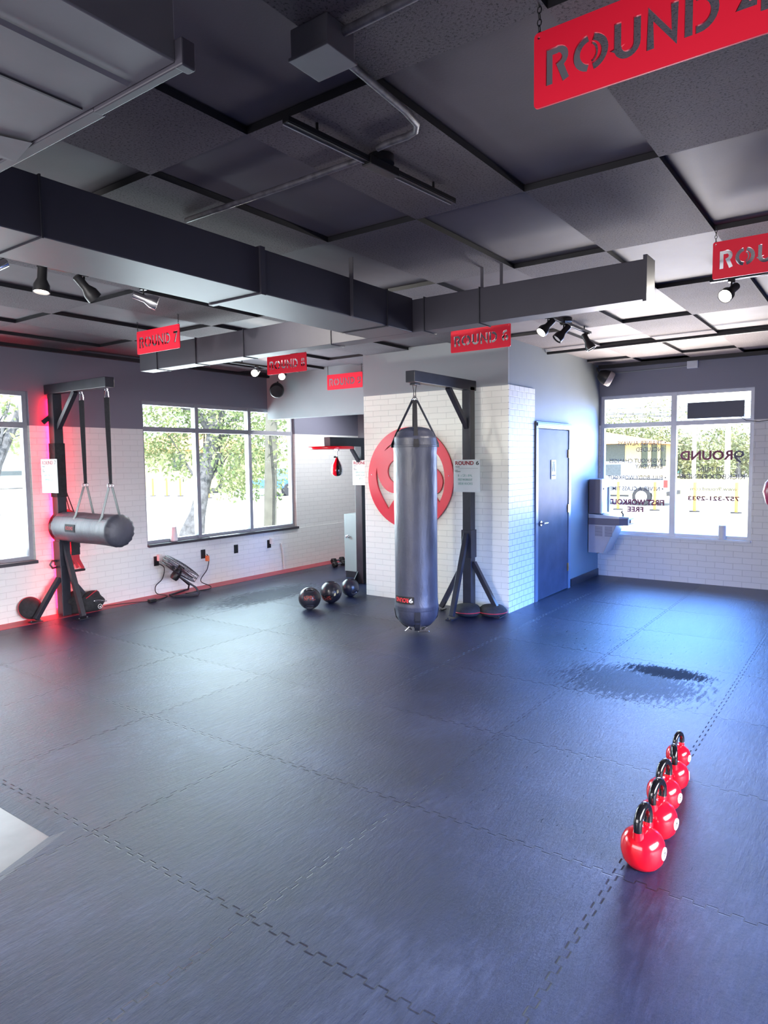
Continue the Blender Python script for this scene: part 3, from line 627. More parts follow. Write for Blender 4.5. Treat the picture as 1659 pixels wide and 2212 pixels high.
def glyph(c, w_=0.20):
    h = w_ / 2
    G = {
     'R': (0.66, [stroke([(h, 0), (h, 1 - h), (0.33, 1 - h)] + arc(0.36, 0.70, 0.21, 0.215, 90, -75, 8) + [(0.60, 0.02)], w_)]),
     'O': (1.0, [stroke(arc(0.5, 0.5, 0.5 - h, 0.5 - h, 100, 260), w_), stroke(arc(0.5, 0.5, 0.5 - h, 0.5 - h, 80, -80), w_), stroke(arc(0.48, 0.5, 0.20, 0.26, 75, -75, 8), 0.07)]),
     'U': (0.72, [stroke([(h, 1), (h, 0.36)] + arc(0.36, 0.36, 0.36 - h, 0.36 - h, 180, 360, 10) + [(0.72 - h, 1)], w_)]),
     'N': (0.80, [stroke([(h, 0), (h, 0.90), (0.80 - h, 0.12), (0.80 - h, 1)], w_)]),
     'D': (0.82, [stroke([(h, 0), (h, 1)], w_), stroke([(0.27, 1 - h), (0.34, 1 - h)] + arc(0.34, 0.5, 0.48 - h, 0.5 - h, 90, -90, 12)[1:-1] + [(0.34, h), (0.27, h)], w_)]),
     '6': (0.66, [stroke(arc(0.33, 0.31, 0.33 - h, 0.31 - h, 255, 105, 9)[::-1], w_) , stroke(arc(0.33, 0.31, 0.33 - h, 0.31 - h, 75, -75, 9), w_), stroke([(0.12, 0.66), (0.26, 0.86), (0.52, 1 - h * 0.6)], w_)]),
     '7': (0.60, [stroke([(0.02, 1 - h), (0.50, 1 - h), (0.18, 0.0)], w_)]),
     '8': (0.62, [stroke(arc(0.31, 0.27, 0.31 - h, 0.27 - h, 100, 260, 8), w_), stroke(arc(0.31, 0.27, 0.31 - h, 0.27 - h, 80, -80, 8), w_), stroke(arc(0.31, 0.77, 0.26 - h, 0.23 - h, 100, 250, 8), w_ * 0.9), stroke(arc(0.31, 0.77, 0.26 - h, 0.23 - h, 80, -70, 8), w_ * 0.9)]),
     '9': (0.66, [stroke(arc(0.33, 0.69, 0.33 - h, 0.31 - h, 105, 255, 9), w_), stroke(arc(0.33, 0.69, 0.33 - h, 0.31 - h, 75, -75, 9), w_), stroke([(0.54, 0.34), (0.40, 0.14), (0.14, h * 0.6)], w_)]),
     '5': (0.60, [stroke([(0.56, 1 - h), (0.14, 1 - h), (0.12, 0.60), (0.30, 0.62)] + arc(0.28, 0.32, 0.30 - h, 0.32 - h, 80, -120, 9), w_)]),
     '4': (0.70, [stroke([(0.45, 1.0), (0.05, 0.28), (0.38, 0.28)], w_ * 0.9), stroke([(0.56, 0.0), (0.56, 0.55)], w_)]),
    }
    return G[c]
def curve_plate(name, outer, holes, depth, mat, to3d, parent):
    cu = bpy.data.curves.new(name, 'CURVE'); cu.dimensions = '2D'; cu.fill_mode = 'BOTH'; cu.extrude = depth / 2
    for poly in [outer] + holes:
        sp = cu.splines.new('POLY'); sp.points.add(len(poly) - 1); sp.use_cyclic_u = True
        for i, (x, y) in enumerate(poly): sp.points[i].co = (x, y, 0, 1)
    to = bpy.data.objects.new('tmp', cu); COL.objects.link(to); bpy.context.view_layer.update()
    me = bpy.data.meshes.new_from_object(to.evaluated_get(bpy.context.evaluated_depsgraph_get())); COL.objects.unlink(to); bpy.data.objects.remove(to)
    pw = parent_world(parent) if parent else Vector((0, 0, 0))
    for v in me.vertices: v.co = to3d(v.co) - pw
    me.name = name; me.materials.clear(); me.materials.append(M[mat])
    o = bpy.data.objects.new(name, me); COL.objects.link(o)
    if parent: o.parent = parent
    return o
def round_sign(xp, yl, digit, ztop, label, chain=True, H=0.20, Wd=0.60, zc=None):
    """sign in the plane x = xp facing -x; yl = its left edge (largest y)"""
    t = thing('round_sign', (xp, yl - Wd / 2, ztop - H), label, 'sign', 'hanging red round signs')
    rr = 0.012; outer = []
    for cx, cy, a in ((Wd - rr, H - rr, 0), (rr, H - rr, 90), (rr, rr, 180), (Wd - rr, rr, 270)): outer += arc(cx, cy, rr, rr, a, a + 90, 4)
    holes = []; x = 0.035; ch = 0.095; z = 0.052
    for c in 'ROUND' + digit:
        if c == digit: x += 0.030
        wd, polys = glyph(c); holes += [[(x + px * ch, z + py * ch) for px, py in pl] for pl in polys]; x += wd * ch + 0.014
    holes.append(arc(0.014, H - 0.014, 0.004, 0.004, 0, 330, 7)); holes.append(arc(Wd - 0.014, H - 0.014, 0.004, 0.004, 0, 330, 7))
    curve_plate('sign_panel', outer, holes, 0.006, 'red_acrylic', lambda v: Vector((xp + v.z, yl - v.x, ztop - H + v.y)), t)
    zc = zc or CZ
    for u in (0.014, Wd - 0.014):
        b = B(); z_ = ztop - 0.014; k = 0
        while z_ < zc:
            a = 0.006
            ring = [(xp + (math.cos(q) * a if k % 2 else 0), yl - u + (0 if k % 2 else math.cos(q) * a), z_ + 0.009 + math.sin(q) * 0.010) for q in [2 * PI * i / 8 for i in range(8)]]
            b.tube(ring, 0.0016, 5, closed=True); z_ += 0.0165; k += 1
        b.build('hanging_chain', 'black', t)
    return t
round_sign(5.55, 3.245, '6', 2.828, 'red ROUND 6 sign hanging in front of the brick block')
round_sign(3.74, 5.42, '7', 2.822, 'red ROUND 7 sign hanging at the left by the cross duct end')
round_sign(5.60, 5.68, '8', 2.832, 'red ROUND 8 sign hanging below the cross duct left of centre')
round_sign(7.10, 6.075, '9', 2.80, 'red ROUND 9 sign hanging before the pale grey header')
round_sign(4.19, 0.787, '5', 2.822, 'red ROUND 5 sign cut by the right edge above a track head')
round_sign(1.87, 0.82, '4', 2.830, 'largest red ROUND sign, cropped in the top right corner')

# ================================================================== BAG STANDS
def bolt(b, p): b.sphere(p, 0.010, 8, 6)
# ---- stand 6, in front of the brick block: arm towards -x
Y6 = 3.545
st = thing('bag_stand', (6.46, Y6, 0), 'black steel bag stand of ROUND 6 standing before the brick block', 'bag stand', None)
B().box(6.37, 6.47, Y6 - 0.05, Y6 + 0.05, 0, 2.41).build('post', 'black_steel', st, bevel=0.004)
B().box(5.315, 6.50, Y6 - 0.05, Y6 + 0.05, 2.37, 2.475).build('arm', 'black_steel', st, bevel=0.004)
B().beam((6.0, Y6, 2.375), (6.39, Y6, 1.985), 0.05, 0.05, (0, 1, 0)).build('gusset', 'black_steel', st, bevel=0.003)
B().box(6.36, 6.48, Y6 - 0.06, Y6 + 0.06, 0.60, 0.90).build('sleeve', 'black_steel', st, bevel=0.003)
for q in ((6.05, Y6 + 0.0, 0), (6.39, Y6 + 0.33, 0), (6.42, Y6 - 0.36, 0)):
    dv = (Vector((6.42, Y6, 0)) - Vector(q)); dn = dv.normalized() * 0.055
    top = Vector((6.42, Y6, 0.86 if q[0] < 6.2 else 0.55)) - dn
    B().beam(top, (q[0], q[1], 0.03), 0.05, 0.05, (dn.x, dn.y, 0)).build('brace', 'black_steel', st, bevel=0.003)
    b = B(); b.box(q[0] - 0.07, q[0] + 0.05, q[1] - 0.035, q[1] + 0.035, 0, 0.008); bolt(b, (q[0] - 0.05, q[1] + 0.02, 0.012)); bolt(b, (q[0] - 0.05, q[1] - 0.02, 0.012)); b.build('foot_plate', 'black_steel', st)
# ---- heavy bag
BX, BY = 5.435, 3.575
hb = thing('heavy_bag', (BX, BY, 0), 'tall black vinyl heavy bag hanging from the ROUND 6 stand', 'punching bag')
prof = [(0.004, 0.055), (0.07, 0.058), (0.13, 0.075), (0.175, 0.115), (0.200, 0.165), (0.209, 0.225), (0.209, 0.235), (0.212, 0.24), (0.209, 0.255), (0.212, 0.262), (0.209, 0.28)]
zz = 0.28
while zz < 1.72: zz += 0.06; prof.append((0.207 - 0.004 * abs(math.sin(zz * 2.3)) , zz))
prof += [(0.208, 1.76), (0.205, 1.775), (0.208, 1.79), (0.204, 1.80), (0.200, 1.85), (0.196, 1.872), (0.185, 1.876), (0.172, 1.91), (0.13, 1.945), (0.06, 1.962), (0.004, 1.965)]
B().lathe(prof, (BX, BY, 0), n=48).build('bag_body', 'leather', hb, smooth=True, ang=60)
for z_ in (0.245, 0.262, 1.775, 1.79): B().tube([(BX + 0.209 * math.cos(a * PI / 24), BY + 0.209 * math.sin(a * PI / 24), z_) for a in range(48)], 0.0022, 5, closed=True).build('stitched_seam', 'leather_soft', hb, smooth=True)
apex = Vector((BX, BY, 2.215))
vx, vy = right.xy.normalized(); rv = Vector((vx, vy, 0)); fv = Vector((-vy, vx, 0))
for k, (sx, tw) in enumerate(((rv, 0.05), (-rv, 0.05), (fv, 0.05), (-fv, 0.05))):
    top = apex + sx * 0.02; mid = Vector((BX, BY, 1.90)) + sx * (0.176); low = Vector((BX, BY, 1.80)) + sx * 0.214
    side = Vector((0, 0, 1)).cross(sx)
    B().ribbon([top, mid, low, low - Vector((0, 0, 0.03))], [tw * 0.8, tw * 0.7, tw, tw], 0.005, side + sx * 0.55 if k < 2 else side).build('hanging_strap', 'webbing', hb)
    # lower strap loops under the dome
    lo = [Vector((BX, BY, 0.23)) + sx * 0.214, Vector((BX, BY, 0.15)) + sx * 0.20, Vector((BX, BY, 0.07)) + sx * 0.13, Vector((BX, BY, 0.02)) + sx * 0.05]
    B().ribbon(lo, tw, 0.005, side).build('bottom_strap', 'webbing', hb)
b = B(); b.tube([apex + rv * 0.025 * math.cos(a) + Vector((0, 0, 0.025 * math.sin(a))) for a in [i * PI / 6 for i in range(12)]], 0.004, 6, closed=True)
b.tube([apex + fv * 0.03 * math.cos(a) + Vector((0, 0, 0.01 + 0.03 * math.sin(a))) for a in [i * PI / 6 for i in range(12)]], 0.004, 6, closed=True); b.build('steel_ring', 'chrome', hb, smooth=True)
b = B(); b.ribbon([apex + Vector((0, 0, 0.02)) + rv * 0.012, apex + Vector((0, 0, 0.08)) + rv * 0.008, apex + Vector((0, 0, 0.155)) + rv * 0.02], 0.02, 0.006, fv)
b.ribbon([apex + Vector((0, 0, 0.02)) - rv * 0.012, apex + Vector((0, 0, 0.08)) - rv * 0.008, apex + Vector((0, 0, 0.155)) - rv * 0.02], 0.02, 0.006, fv); b.build('top_loop', 'webbing', hb)
b = B(); b.box(BX - 0.035, BX + 0.05, BY - 0.03, BY + 0.03, 2.352, 2.37); b.tube([(BX - 0.05, Y6, 2.355), (BX + 0.06, Y6, 2.355)], 0.006, 8); b.build('hanger_bracket', 'black_steel', hb)
b = B()
def carabiner(b, c, u, v, L=0.05, w_=0.016, r=0.004):
    c, u, v = Vector(c), Vector(u).normalized(), Vector(v).normalized()
    b.tube([c + u * (L * math.cos(a)) * (1 if abs(math.cos(a)) < 0.8 else 1) + v * w_ * math.sin(a) for a in [i * PI / 8 for i in range(16)]], r, 6, closed=True)
carabiner(b, Vector((BX, BY, 0.035)) - fv * 0.02 + rv * 0.045, rv + Vector((0, 0, 0.05)), Vector((0, 0, 1)))
carabiner(b, Vector((BX, BY, 0.022)) - fv * 0.10 + rv * 0.06, rv, fv)
carabiner(b, Vector((BX, BY, 0.05)) - fv * 0.04 - rv * 0.08, rv * 0.6 + Vector((0, 0, 0.6)), fv)
b.build('carabiner', 'chrome', hb, smooth=True)
# printed patch on the bag, wrapped around the body (reads from below: printed upside down)
dirc = (-Vector((BX, BY, 0))).normalized(); base_a = math.atan2(dirc.y, dirc.x)
def bagpt(da, z, r=0.2135): return (BX + r * math.cos(base_a + da), BY + r * math.sin(base_a + da), z)
A0, A1 = -1.15, -0.12
b = B(); n_ = 16; vs = []
for i in range(n_ + 1):
    a = A0 + (A1 - A0) * i / n_; vs += [bagpt(a, 0.305), bagpt(a, 0.375), bagpt(a, 0.375, 0.206), bagpt(a, 0.305, 0.206)]
b.add(vs, [(4 * i, 4 * i + 4, 4 * i + 5, 4 * i + 1) for i in range(n_)] + [(4 * i + 1, 4 * i + 5, 4 * i + 6, 4 * i + 2) for i in range(n_)] + [(4 * i + 3, 4 * i + 7, 4 * i + 4, 4 * i) for i in range(n_)])
pt = b.build('brand_patch', 'black', hb)
def bag_text(txt, mat, a_left, a_right, name):
    cu = text_mesh(txt, 0.06, 0.001); cu.offset = 0.0015; to = bpy.data.objects.new('tmp', cu); COL.objects.link(to); bpy.context.view_layer.update()
    me = bpy.data.meshes.new_from_object(to.evaluated_get(bpy.context.evaluated_depsgraph_get())); COL.objects.unlink(to); bpy.data.objects.remove(to)
    xs = [v.co.x for v in me.vertices]; ys = [v.co.y for v in me.vertices]; x0, x1, y0_, y1_ = min(xs), max(xs), min(ys), max(ys)
    for v in me.vertices:
        a = a_left + (a_right - a_left) * (v.co.x - x0) / (x1 - x0); z = 0.362 - (v.co.y - y0_) / (y1_ - y0_) * 0.042
        v.co = Vector(bagpt(a, z, 0.2148 + v.co.z)) - parent_world(hb)
    me.materials.clear(); me.materials.append(M[mat]); o = bpy.data.objects.new(name, me); COL.objects.link(o); o.parent = pt; o.location = (0, 0, 0)
# upside-down print: text runs right-to-left as seen, i.e. from +angle side to -angle side
bag_text('9', 'white', -0.16, -0.34, 'patch_digit'); bag_text('ROUND', 'patch_red', -0.37, -1.10, 'patch_lettering')

# ---- stand 7, against the left wall: arm towards -y
X7 = 3.93
st = thing('bag_stand', (X7, 7.24, 0), 'black steel bag stand of ROUND 7 beside the red tube at left', 'bag stand', None)
B().box(X7 - 0.05, X7 + 0.05, 7.16, 7.27, 0, 2.405).build('post', 'black_steel', st, bevel=0.004)
B().box(X7 - 0.05, X7 + 0.05, 6.17, 7.33, 2.405, 2.505).build('arm', 'black_steel', st, bevel=0.004)
B().beam((X7, 6.80, 2.41), (X7, 7.16, 2.04), 0.05, 0.05, (1, 0, 0)).build('gusset', 'black_steel', st, bevel=0.003)
B().box(X7 - 0.06, X7 + 0.06, 7.15, 7.28, 0.55, 0.82).build('sleeve', 'black_steel', st, bevel=0.003)
B().box(X7 - 0.057, X7 + 0.057, 7.152, 7.275, 1.30, 1.88).build('post_wrap', 'charcoal', st)
for q, zt_ in (((X7 - 0.36, 7.14, 0), 0.42), ((X7 - 0.0, 6.85, 0), 0.80), ((X7 + 0.33, 7.18, 0), 0.42)):
    dv = (Vector((X7, 7.21, 0)) - Vector(q)); dn = dv.normalized() * 0.055; top = Vector((X7, 7.21, zt_)) - dn
    B().beam(top, (q[0], q[1], 0.03), 0.05, 0.05, (dn.x, dn.y, 0)).build('brace', 'black_steel', st, bevel=0.003)
    b = B(); b.box(q[0] - 0.06, q[0] + 0.06, q[1] - 0.04, q[1] + 0.04, 0.002, 0.010); bolt(b, (q[0] - 0.045, q[1], 0.014)); bolt(b, (q[0] + 0.045, q[1], 0.014)); b.build('foot_plate', 'black_steel', st)
B().tube([(X7 - 0.055, 7.24, 0.60), (X7 - 0.10, 7.24, 0.61), (X7 - 0.125, 7.24, 0.57), (X7 - 0.10, 7.24, 0.53), (X7 - 0.055, 7.24, 0.535)], 0.012, 8).build('hook', 'black_steel', st, smooth=True)
# ---- horizontal uppercut bag
ub = thing('uppercut_bag', (X7, 6.6, 0.82), 'horizontal black vinyl bag slung in straps under the ROUND 7 arm', 'punching bag')
ys = [7.16 - i * 0.05 for i in range(22)]; rings = []
def ring_at(y, r, zc=0.985, puck=0.0, n=48):
    return [(X7 + (r + puck * (math.sin(j * PI * 16 / 24))) * math.cos(2 * PI * j / n), y, zc + (r + puck * math.sin(j * PI * 16 / 24)) * math.sin(2 * PI * j / n)) for j in range(n)]
rings = [ring_at(7.165, 0.003), ring_at(7.165, 0.10), ring_at(7.15, 0.145, puck=0.003), ring_at(7.12, 0.158, puck=0.002)]
for y in [7.08 - i * 0.06 for i in range(16)]: rings.append(ring_at(y, 0.163 - 0.006 * abs(math.sin(y * 5.1)), 0.985))
rings += [ring_at(6.14, 0.165), ring_at(6.12, 0.166, puck=0.002), ring_at(6.10, 0.158, puck=0.006), ring_at(6.075, 0.130, puck=0.004), ring_at(6.06, 0.08, puck=0.001), ring_at(6.055, 0.003)]
B().rings(rings).build('bag_body', 'leather_soft', ub, smooth=True, ang=60)
b = B()
for sgn in (-1, 1):
    a = math.radians(118 if sgn < 0 else 62); x_ = X7 + 0.168 * math.cos(a); z_ = 0.985 + 0.168 * math.sin(a)
    b.ribbon([(x_ - (0.012 if sgn < 0 else -0.012), 7.10, z_ - 0.02), (x_ - (0.012 if sgn < 0 else -0.012), 6.16, z_ - 0.02)], 0.05, 0.006, (math.sin(a), 0, -math.cos(a)))
b.build('side_band', 'leather_soft', ub)
for yr in (6.69, 6.235):
    rz = 1.44
    for sgn in (-1, 1):
        a = math.radians(125 if sgn < 0 else 55); foot = Vector((X7 + 0.172 * math.cos(a), yr + (0.04 if yr > 6.5 else 0.02), 0.985 + 0.172 * math.sin(a)))
        B().ribbon([(X7 + sgn * 0.018, yr, rz - 0.02), foot, foot + Vector((sgn * 0.03, 0, -0.05))], 0.036, 0.005, (0, 1, 0)).build('bag_strap', 'graystrap', ub)
        b = B(); b.tube([(X7 + sgn * 0.018 + 0.016 * math.cos(q), yr, rz - 0.005 + 0.02 * math.sin(q)) for q in [i * PI / 5 for i in range(10)]], 0.0035, 6, closed=True); b.build('steel_ring', 'chrome', ub, smooth=True)
        ct = Vector((X7 + sgn * 0.006, yr - 0.0, 2.385)); cb = Vector((X7 + sgn * 0.022, yr, 2.305))
        b = B(); b.tube([ct, ct.lerp(cb, 0.25) + Vector((sgn * 0.008, 0, 0)), cb], [0.005, 0.006, 0.006], 8); b.build('carabiner', 'chrome', ub, smooth=True)
    B().ribbon([(X7, yr, 2.31), (X7, yr, 1.95), (X7 + 0.003, yr, 1.45)], [0.05, 0.045, 0.028], 0.012, (0.5, -0.6, 0)).build('hanging_strap', 'webbing', ub)
    b = B(); b.tube([(X7 + 0.014 * math.cos(q), yr, 2.385 + 0.018 * math.sin(q)) for q in [i * PI / 5 for i in range(10)]], 0.004, 6, closed=True); b.build('eye_bolt', 'chrome', ub, smooth=True)
def ub_wrap(z0_, z1_, y0_, y1_, r, n_=6):
    b = B(); vs = []
    for i in range(n_ + 1):
        z_ = z0_ + (z1_ - z0_) * i / n_; a = math.asin((z_ - 0.985) / r)
        for y_ in (y0_, y1_): vs.append((X7 - r * math.cos(a), y_, z_))
    return b.add(vs, [(2 * i, 2 * i + 1, 2 * i + 3, 2 * i + 2) for i in range(n_)])
lp = ub_wrap(0.955, 1.035, 6.66, 6.84, 0.1655).build('brand_patch', 'webbing', ub)
o = text('patch_lettering', 'ROUND', 0.04, 'patch_red', (0, 6.75, 0.995), (0, -1, 0), (0, 0, 1), ub, width=0.14, height=0.038, bold=0.001)
for v in o.data.vertices:
    z_ = v.co.z + 0.82 - 0.985; v.co.x = -0.1665 * math.cos(math.asin(max(-1, min(1, z_ / 0.1665)))) - v.co.x * 0 

# ---- suspension trainer on the wall behind the stand
tr = thing('suspension_trainer', (4.10, 7.27, 0.4), 'black strap trainer with red handle loop hanging behind the horizontal bag', 'suspension trainer')
b = B(); b.ribbon([(X7 - 0.0, 7.29, 2.15), (4.0, 7.30, 2.05), (4.02, 7.31, 1.95), (4.02, 7.31, 1.72)], 0.04, 0.006, (1, 0, 0)); b.ribbon([(3.83, 7.29, 2.10), (3.90, 7.28, 2.16), (X7, 7.29, 2.15)], 0.05, 0.01, (0, 0, 1)); b.build('anchor_strap', 'webbing', tr)
b = B(); b.ribbon([(4.02, 7.31, 1.80), (4.02, 7.305, 1.68)], 0.05, 0.012, (1, 0, 0)); b.build('buckle', 'black', tr)
for (xa, xb) in ((4.03, 4.11), (4.05, 4.17)): B().tube([(4.035, 7.31, 1.68), (xa, 7.31, 1.52), (xa + 0.01, 7.30, 1.35), (xb, 7.29, 1.0), (xb - 0.0, 7.27, 0.72)], 0.006, 6).build('long_strap', 'black', tr, smooth=True)
B().ribbon([(4.115, 7.27, 0.80), (4.115, 7.27, 0.64)], 0.10, 0.02, (1, 0, 0)).build('strap_sleeve', 'webbing', tr)
b = B(); b.ribbon([(4.10, 7.27, 0.66), (4.085, 7.27, 0.58), (4.04, 7.27, 0.475)], [0.09, 0.05, 0.03], 0.012, (1, 0, 0)); b.ribbon([(4.12, 7.268, 0.66), (4.14, 7.27, 0.58), (4.20, 7.27, 0.475)], [0.07, 0.045, 0.03], 0.012, (1, 0, 0)); b.ribbon([(4.08, 7.262, 0.60), (4.12, 7.262, 0.53), (4.13, 7.262, 0.49)], 0.03, 0.01, (1, 0, 0)); b.build('handle_loop', 'red_trim', tr)
B().cyl((4.03, 7.268, 0.462), (4.215, 7.268, 0.462), 0.014, n=12).build('grip', 'charcoal', tr, smooth=True)

# ---- stand 8 with speed bag platform
st = thing('speed_bag_stand', (7.23, 5.62, 0), 'black post stand of ROUND 8 half hidden behind the brick block', 'bag stand')
B().box(7.17, 7.30, 5.57, 5.68, 0, 1.94).build('post', 'black_steel', st, bevel=0.004)
B().box(6.53, 7.30, 5.56, 5.66, 1.835, 1.948).build('arm', 'black_steel', st, bevel=0.003)
B().beam((7.02, 5.61, 1.80), (7.18, 5.61, 1.62), 0.03, 0.05, (0, 1, 0)).build('gusset', 'black_steel', st, bevel=0.002)
b = B(); b.add([(7.04, 5.665, 0), (7.17, 5.665, 0), (7.17, 5.665, 0.16), (7.04, 5.655, 0), (7.17, 5.655, 0), (7.17, 5.655, 0.16)], [(0, 1, 2), (5, 4, 3), (0, 3, 4, 1), (1, 4, 5, 2), (2, 5, 3, 0)]); b.build('foot_plate', 'black_steel', st)
pf = B().lathe([(0.30, 0), (0.305, 0.01), (0.305, 0.026), (0.30, 0.034)], (6.60, 5.62, 1.795), n=48).build('drum_board', 'red_gloss', st, smooth=True)
sb = thing('speed_bag', (6.68, 5.58, 1.47), 'red, black and white speed bag hanging under the red round board', 'punching bag')
def speed_panel(a0, a1, mat):
    pr = [(0.004, 0.0), (0.035, 0.005), (0.062, 0.025), (0.076, 0.06), (0.076, 0.09), (0.062, 0.14), (0.036, 0.19), (0.018, 0.225), (0.012, 0.235)]
    b = B(); n_ = 6; vs = []
    for r, h in pr:
        for j in range(n_ + 1):
            a = math.radians(a0 + (a1 - a0) * j / n_); vs.append((6.68 + r * math.cos(a), 5.58 + r * math.sin(a), 1.455 + h))
    k = n_ + 1; b.add(vs, [(i * k + j, i * k + j + 1, (i + 1) * k + j + 1, (i + 1) * k + j) for i in range(len(pr) - 1) for j in range(n_)])
    b.build('bag_panel', mat, sb, smooth=True)
va = math.degrees(math.atan2(-5.58, -6.68))
for k, mt in enumerate(['black_gloss', 'red_gloss', 'white', 'red_gloss', 'black_gloss', 'white']): speed_panel(va - 12 + (k * 60) - 60 * 0, va - 12 + (k + 1) * 60 - 60 * 0 + (0), mt) if False else None
for a0_, a1_, mt in ((-8, 52, 'black_gloss'), (52, 88, 'white'), (88, 180, 'black_gloss'), (180, 272, 'red_gloss'), (272, 296, 'white'), (296, 352, 'red_gloss')): speed_panel(va + a0_, va + a1_, mt)
b = B(); b.ribbon([(6.655, 5.61, 1.70), (6.68, 5.58, 1.695), (6.66, 5.60, 1.705)], 0.02, 0.006, (0, 0, 1)); b.cyl((6.68, 5.58, 1.685), (6.68, 5.58, 1.705), 0.012, n=10); b.build('top_knot', 'black', sb)
b = B(); b.cyl((6.68, 5.58, 1.70), (6.68, 5.58, 1.775), 0.008, n=10); b.lathe([(0.03, 0.795 - 0.02), (0.03, 0.795)], (6.68, 5.58, 1.0), n=16); b.build('swivel', 'chrome', sb, smooth=True)

# ---- whiteboards on the stands
def board(name_lbl, x0, ys, z0, z1, digit, lines, xf):
    """board in plane x = xf facing -x from y=ys[0] (left) to ys[1]"""
    yl, yr = ys; t = thing('workout_board', (xf, (yl + yr) / 2, z0), name_lbl, 'whiteboard', 'workout boards on the stands')
    B().box(xf, xf + 0.006, yr, yl, z0, z1).build('board_panel', 'board', t)
    wd = yl - yr; hh = z1 - z0; xs = xf - 0.0012
    text('board_title', 'ROUND', 0.05, 'ink_red', (xs, yl - wd * 0.42, z1 - hh * 0.105), (0, -1, 0), (0, 0, 1), t, width=wd * 0.70, height=hh * 0.125, bold=0.0014, th=0.001)
    text('board_digit', digit, 0.05, 'ink_black', (xs, yl - wd * 0.91, z1 - hh * 0.105), (0, -1, 0), (0, 0, 1), t, width=wd * 0.11, height=hh * 0.125, bold=0.001, th=0.001)
    b = B(); b.box(xs, xf, yl - wd * 0.93, yl - wd * 0.06, z1 - hh * 0.272, z1 - hh * 0.267); b.build('rule_line', 'ink_black', t)
    text('small_print', 'FOCUS', 0.015, 'ink_black', (xs, yl - wd * 0.15, z1 - hh * 0.22), (0, -1, 0), (0, 0, 1), t, width=wd * 0.16, th=0.001)
    text('small_print', 'DAILY', 0.015, 'ink_black', (xs, yl - wd * 0.12, z1 - hh * 0.325), (0, -1, 0), (0, 0, 1), t, width=wd * 0.10, th=0.001)
    text('small_print', 'WORKOUT', 0.015, 'ink_black', (xs, yl - wd * 0.17, z1 - hh * 0.37), (0, -1, 0), (0, 0, 1), t, width=wd * 0.20, th=0.001)
    for k, ln in enumerate(lines): text('handwriting', ln, 0.03, 'ink_green', (xs, yl - wd * 0.45, z1 - hh * (0.49 + k * 0.125)), (0, -1, 0), (0, 0, 1), t, width=wd * (0.2 if len(ln) < 5 else 0.55), height=hh * 0.07, th=0.001)
    return t
board('white workout board headed ROUND 6 on the stand post', 0, (3.69, 3.375), 1.305, 1.647, '6', ['1:2:R', 'FREE WORKOUT', 'SIDE KICKS'], 6.352)
board('white workout board headed ROUND 7 on the left stand post', 0, (7.12, 6.81), 1.36, 1.708, '7', ['JAB CROSS', 'UPPERCUT'], 3.70)
board('white workout board, title cut off by the brick block', 0, (5.71, 5.41), 1.325, 1.653, '8', ['SPEED BAG', 'JUMP ROPE', '30 S'], 7.155)

# ================================================================== WALL LOGO on the brick block
lg = thing('wall_logo', (6.59, 4.42, 0.86), 'large round red emblem on the cream brick behind the tall bag', 'wall emblem')
def cpx(x, y): return ((x - 812) / 692, (1000 - y) / 830)
def smooth_poly(pts, n=6):
    out = []; N = len(pts)
    for i in range(N):
        p0, p1, p2, p3 = [Vector(pts[(i + k - 1) % N]) for k in range(4)]
        if pts[i] in SHARP or pts[(i + 1) % N] in SHARP: pass
        for t in [k / n for k in range(n)]:
            a = p1 if pts[i] in SHARP else p0; bb = p2 if pts[(i + 1) % N] in SHARP else p3
            q = 0.5 * ((2 * p1) + (p2 - a) * t + (2 * a - 5 * p1 + 4 * p2 - bb) * t * t + (-a + 3 * p1 - 3 * p2 + bb) * t ** 3)
            out.append((q.x, q.y))
    return out
SHARP = {(272, 820), (460, 1515), (620, 1255), (405, 552), (1290, 1385), (1218, 1255)}
hA = smooth_poly([(272, 820), (256, 940), (268, 1080), (300, 1200), (365, 1345), (460, 1515), (620, 1255), (530, 1245), (440, 1205), (360, 1120), (300, 1000), (278, 900)])
hB = smooth_poly([(405, 552), (480, 470), (600, 400), (780, 350), (980, 390), (1110, 460), (1200, 550), (1290, 660), (1345, 790), (1368, 920), (1372, 1060), (1350, 1220), (1290, 1385), (1218, 1255), (1290, 1210), (1335, 1110), (1338, 1010), (1305, 920), (1240, 850), (1160, 820), (1080, 800), (1010, 700), (900, 570), (760, 490), (620, 455), (510, 480)])
hC = [((x - 0), y) for x, y in arc(622, 890, 166, 196, 0, 350, 35)]
outer = arc(0, 0, 1, 1, 0, 355, 71)
Rw, Rh = 0.59, 0.59
curve_plate('emblem_plate', outer, [[cpx(*q) for q in h_] for h_ in (hA, hB, hC)], 0.024, 'red_logo', lambda v: Vector((6.588 + v.z, 4.415 - v.x * Rw, 1.44 + v.y * Rh)), lg)
b = B()
for y_, z_ in ((4.95, 1.48), (3.88, 1.47)): b.sphere((6.575, y_, z_), 0.006, 8, 6)
b.build('mounting_screw', 'chrome', lg)

